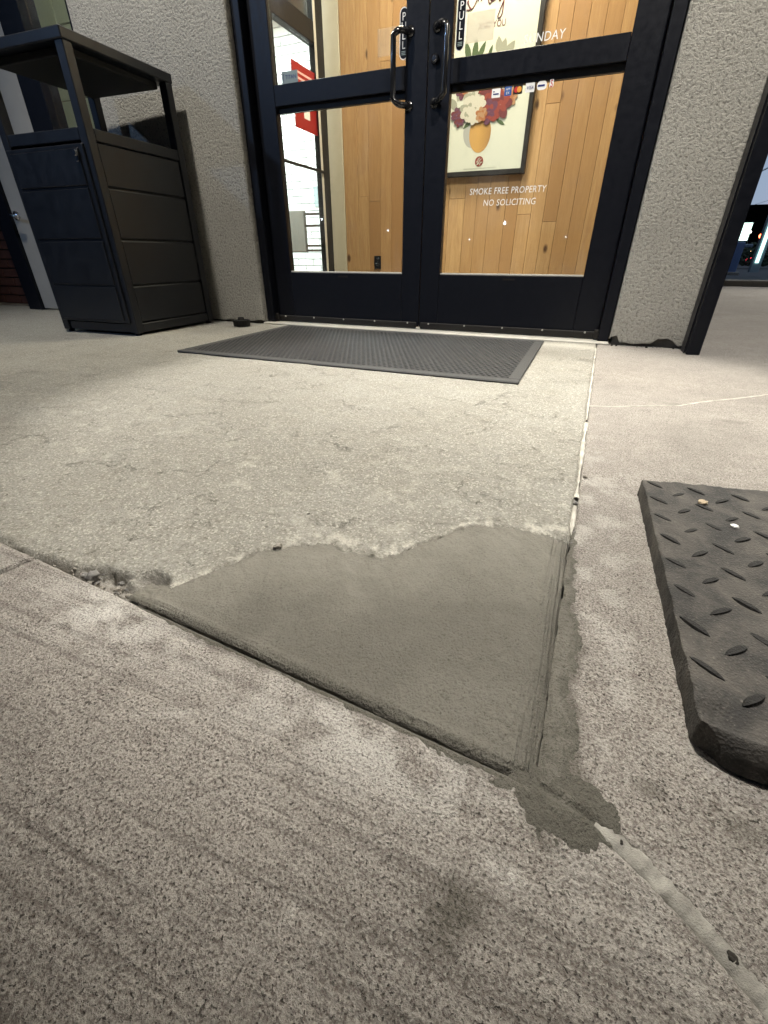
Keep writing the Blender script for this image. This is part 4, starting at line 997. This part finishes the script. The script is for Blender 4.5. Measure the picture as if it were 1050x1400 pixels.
# deck with a round opening
bm = bmesh.new(); n = 32; inner = [bm.verts.new((-W_ / 2 + .13 * math.cos(2 * math.pi * k / n), D_ / 2 + .13 * math.sin(2 * math.pi * k / n), .835)) for k in range(n)]
outer = []
for k in range(n):
    a = 2 * math.pi * k / n; c, s = math.cos(a), math.sin(a); f = min((W_ / 2 - .047) / max(abs(c), 1e-6), (D_ / 2 - .047) / max(abs(s), 1e-6)); outer.append(bm.verts.new((-W_ / 2 + f * c, D_ / 2 + f * s, .835)))
for k in range(n): bm.faces.new((outer[k], outer[(k + 1) % n], inner[(k + 1) % n], inner[k]))
r = bmesh.ops.extrude_face_region(bm, geom=bm.faces[:]); bmesh.ops.translate(bm, verts=[v for v in r['geom'] if isinstance(v, bmesh.types.BMVert)], vec=(0, 0, -.015)); bmesh.ops.recalc_face_normals(bm, faces=bm.faces)
obj('deck', bm, M['trash'], TB)
GR = [.060, .236, .437, .645, .8115]
for side_ in range(3):
    for k in range(4):
        z0, z1 = GR[k] + .0025, GR[k + 1] - .0025
        if k == 3: z1 = GR[4] - .001
        if side_ == 0: tb_('panel', -.020, -.007, p_ + .001, D_ - p_ - .001, z0, z1, bev=.006)
        if side_ == 1: tb_('panel', -W_ + .007, -W_ + .020, p_ + .001, D_ - p_ - .001, z0, z1, bev=.004)
        if side_ == 2: tb_('panel', -W_ + p_ + .001, -p_ - .001, D_ - .020, D_ - .007, z0, z1, bev=.004)
tb_('inner_lining', -W_ + .0202, -.0202, .034, D_ - .0202, .055, .80, bev=0)
for (x0, x1, y0, y1) in ((-p_ + .004, -.004, p_ + .0005, D_ - p_ - .0005), (-W_ + p_ + .0005, -p_ - .0005, .01, p_ - .004)): tb_('bottom_rail', x0, x1, y0, y1, .014, .058)
dr = tb_('door', -W_ + .020, -p_ - .002 + .016, -.010, .004, .062, .800, bev=.003)
for k in range(4): tb_('door_panel', -W_ + .045, -p_ - .012, -.0165, -.0102, GR[k] + .004 + (.008 if k == 0 else 0), GR[k + 1] - .004 - (.022 if k == 3 else 0), dr, bev=.004)
bm = bmesh.new(); cyl(bm, (-.070, -.030, .765), (-.070, -.0167, .765), .011, .012, 18); box(bm, -.078, -.062, -.024, -.0168, .735, .760, .002); obj('door_lock', bm, M['chrome'], dr)
for (x0, y0) in ((-.04, .008), (-W_ + .01, .008), (-.04, D_ - .038), (-W_ + .01, D_ - .038)):
    bm = bmesh.new(); cyl(bm, (x0 + .015, y0 + .015, 0), (x0 + .015, y0 + .015, .012), .016, .014, 14); obj('foot', bm, M['black'], TB)

# small rubber door stop beside the pier
t = thing('door_stop', 'small black rubber puck with knob by the pier base', 'door stop', (-1.905, 2.338, 0))
bm = bmesh.new(); cyl(bm, (0, 0, .002), (0, 0, .034), .048, .051, 20); obj('puck', bm, M['mat_b'], t, False)
bm = bmesh.new(); cyl(bm, (.0, .0, .0342), (0, 0, .050), .021, .016, 14); obj('knob', bm, M['lug_r'], t)

# ------------------------------------------------------------------ drive-through and car park beyond the corner
cn = thing('canopy', 'bright white lit canopy over the drive-through lane', 'canopy', (7.0, 18, 0))
boxo('canopy_roof', -5.6, 6, -8.5, 17.0, 2.75, 3.15, simple('canopy_white', (.62, .66, .70), .6), cn)
for (x0, x1) in ((-5.5, -2.6), (-2.5, .4), (.5, 5.9)):
    for (y0, y1) in ((-8.4, -2.6), (-2.5, 3.3), (3.4, 9.2), (9.3, 16.9)): boxo('soffit_glow_panel', x0, x1, y0, y1, 2.735, 2.749, emit('canopy_glow', (.50, .64, .86), .62), cn)  # lit underside put in as glowing panels, not separate lamps
for (x, y) in ((-.6, 14), (-3.42, -3.2), (4, 14), (4, -4)):
    boxo('canopy_post', x - .09, x + .09, y - .09, y + .09, 0, 2.734, simple('canopy_post_paint', (.25, .32, .36), .5), cn)
boxo('light_strip', -3.47, -3.40, -3.315, -3.291, .2, 1.15, emit('strip_lens', (.6, 1, .95), 2.2), cn)
for (x, y) in ((3.2, 7.0), (3.6, 10.5)): spot('ground_fill_spot', (x, y, 2.7), (x - .6, y - 2.0, 0), 330, (1, .95, .85), R(125), .7, .15)  # added spots without fixtures that light the ground beyond the corner
ob = thing('order_post', 'bluish post with bright white green sign beyond the corner', 'sign', (2.66, 12.6, 0))
boxo('post', -.075, .075, -.06, .06, 0, .6, simple('post_blue', (.16, .24, .46), .5), ob, .01); boxo('base', -.14, .14, -.1, .1, 0, .06, M['broom2'], ob, .01)
boxo('sign_box', -.10, .10, -.05, .05, .605, .94, M['black'], ob, .01); boxo('sign_face', -.085, .085, -.056, -.051, .62, .925, emit('sign_lens', (.70, 1.0, .88), 2.6), ob)
boxo('speaker_arm', .076, .22, -.04, .04, .50, .56, simple('arm_blue', (.2, .27, .38), .4), ob, .01)
t = thing('red_sign', 'small glowing red shop sign far beyond the lot', 'sign', (9.4, 40, .0)); boxo('sign_face', -.35, .4, -.05, -.01, .02, .2, emit('red_lens', (1, .06, .10), 3), t); boxo('sign_box', -.8, .8, 0, .2, -.05, .3, M['black'], t)
t = thing('traffic_light', 'red traffic light glowing over the far road', 'traffic light', (9.4, 40, 0)); boxo('pole', -.06, .06, -.06, .06, 0, 1.0, M['black'], t); boxo('housing', -.15, .15, -.1, .1, 1.0, 1.9, M['black'], t, .03)
bm = bmesh.new(); cyl(bm, (0, -.16, 1.4), (0, -.11, 1.4), .13, .13, 20); obj('lens', bm, emit('signal_red', (1, .13, .05), 14), t)
for (az, el, dist, lb, c_) in ((11.1, .55, 70, 'greenish far street light left of the order post', (.6, 1, .75)), (12.35, 1.75, 80, 'white far street light high beside the red signal', (1, .95, .85)), (12.9, .35, 75, 'warm far street light above the red sign', (1, .6, .3)), (13.5, -.1, 60, 'cool far street light near the canopy post', (.7, .85, 1))):
    fx, fy = math.sin(R(az)) * dist, math.cos(R(az)) * dist; fz = .375 + math.tan(R(el)) * dist
    t = thing('street_light', lb, 'street light', (fx, fy, 0), 0, 'far street lights')
    boxo('pole', -.06, .06, -.06, .06, -.2, fz - .16, M['black'], t)
    bm = bmesh.new(); bmesh.ops.create_icosphere(bm, subdivisions=2, radius=.15, matrix=Matrix.Translation((0, 0, fz))); obj('bulb', bm, emit('far_bulb', c_, 9), t, True)
hg = thing('hedge', 'low dark clipped hedge behind the order post', 'hedge', (5.2, 24, 0))
bm = bmesh.new(); rh = random.Random(5)
for k in range(2600):
    p = Vector((rh.uniform(-3.2, 4), rh.uniform(-.5, .5), rh.uniform(0, .72 + .1 * math.sin(k)))); a = Vector((rh.gauss(0, 1), rh.gauss(0, 1), rh.gauss(0, 1))).normalized() * .09; b_ = a.orthogonal().normalized() * .05
    bm.faces.new([bm.verts.new(p + a), bm.verts.new(p + b_), bm.verts.new(p - a), bm.verts.new(p - b_)])
lf = obj('leaves', bm, simple('hedge_leaf', (.022, .035, .015), .8), hg); lf['kind'] = 'stuff'
bm = bmesh.new(); box(bm, -60, 60, 90, 91, -.2, 14); obj('far_treeline', bm, simple('night_trees', (.012, .016, .012), .9))['kind'] = 'structure'

# lot lamps behind the camera: their small reflections show in the door glass
for (az, el, dist, k) in ((-9.73, 2.87, 45, 1.15), (-29.3, 3.26, 50, .8), (-22.2, 2.28, 55, .8), (-13.3, 1.4, 90, .9), (-3.4, 1.6, 80, .9), (-16.5, 1.1, 95, .8), (-20.3, .9, 110, .8)):
    x = math.sin(R(az)) * dist; y = 5.16 - math.cos(R(az)) * dist; z = .375 + math.tan(R(el)) * dist
    t = thing('lot_lamp', 'car park lamp head on a tall dark pole', 'street lamp', (x, y, 0), 0, 'car park lamps behind the viewer')
    boxo('pole', -.05, .05, -.05, .05, -.2, z - .16, M['black'], t); boxo('lamp_head', -.3, .3, -.2, .2, z + .17, z + .25, M['black'], t)
    bm = bmesh.new(); bmesh.ops.create_icosphere(bm, subdivisions=2, radius=.085 * k, matrix=Matrix.Translation((0, 0, z))); obj('bulb', bm, emit('lot_bulb', (.85, .93, 1.0), 70), t, True)
# one added floodlight, unseen behind the camera, giving the litter bin front cool fill
for (x, y, z, pw) in ((-7.5, -7, 5.5, 1300),):
    t = thing('bin_fill_lamp', 'added cool fill floodlight on a steel pole', 'street lamp', (x, y, 0))
    boxo('pole', -.06, .06, -.06, .06, -.2, z + .1, M['bronze'], t); boxo('lamp_head', -.25, .25, .06, .45, z + .02, z + .1, M['black'], t)
    boxo('lens', -.2, .2, .1, .4, z + .008, z + .018, emit('bin_fill_lens', (.6, .76, 1), 20), t)
    spot('bin_fill_light', (x, y + .25, z - .02), (-2.6, 1.8, .8), pw, (.36, .58, 1.0), R(26), .8, .2)
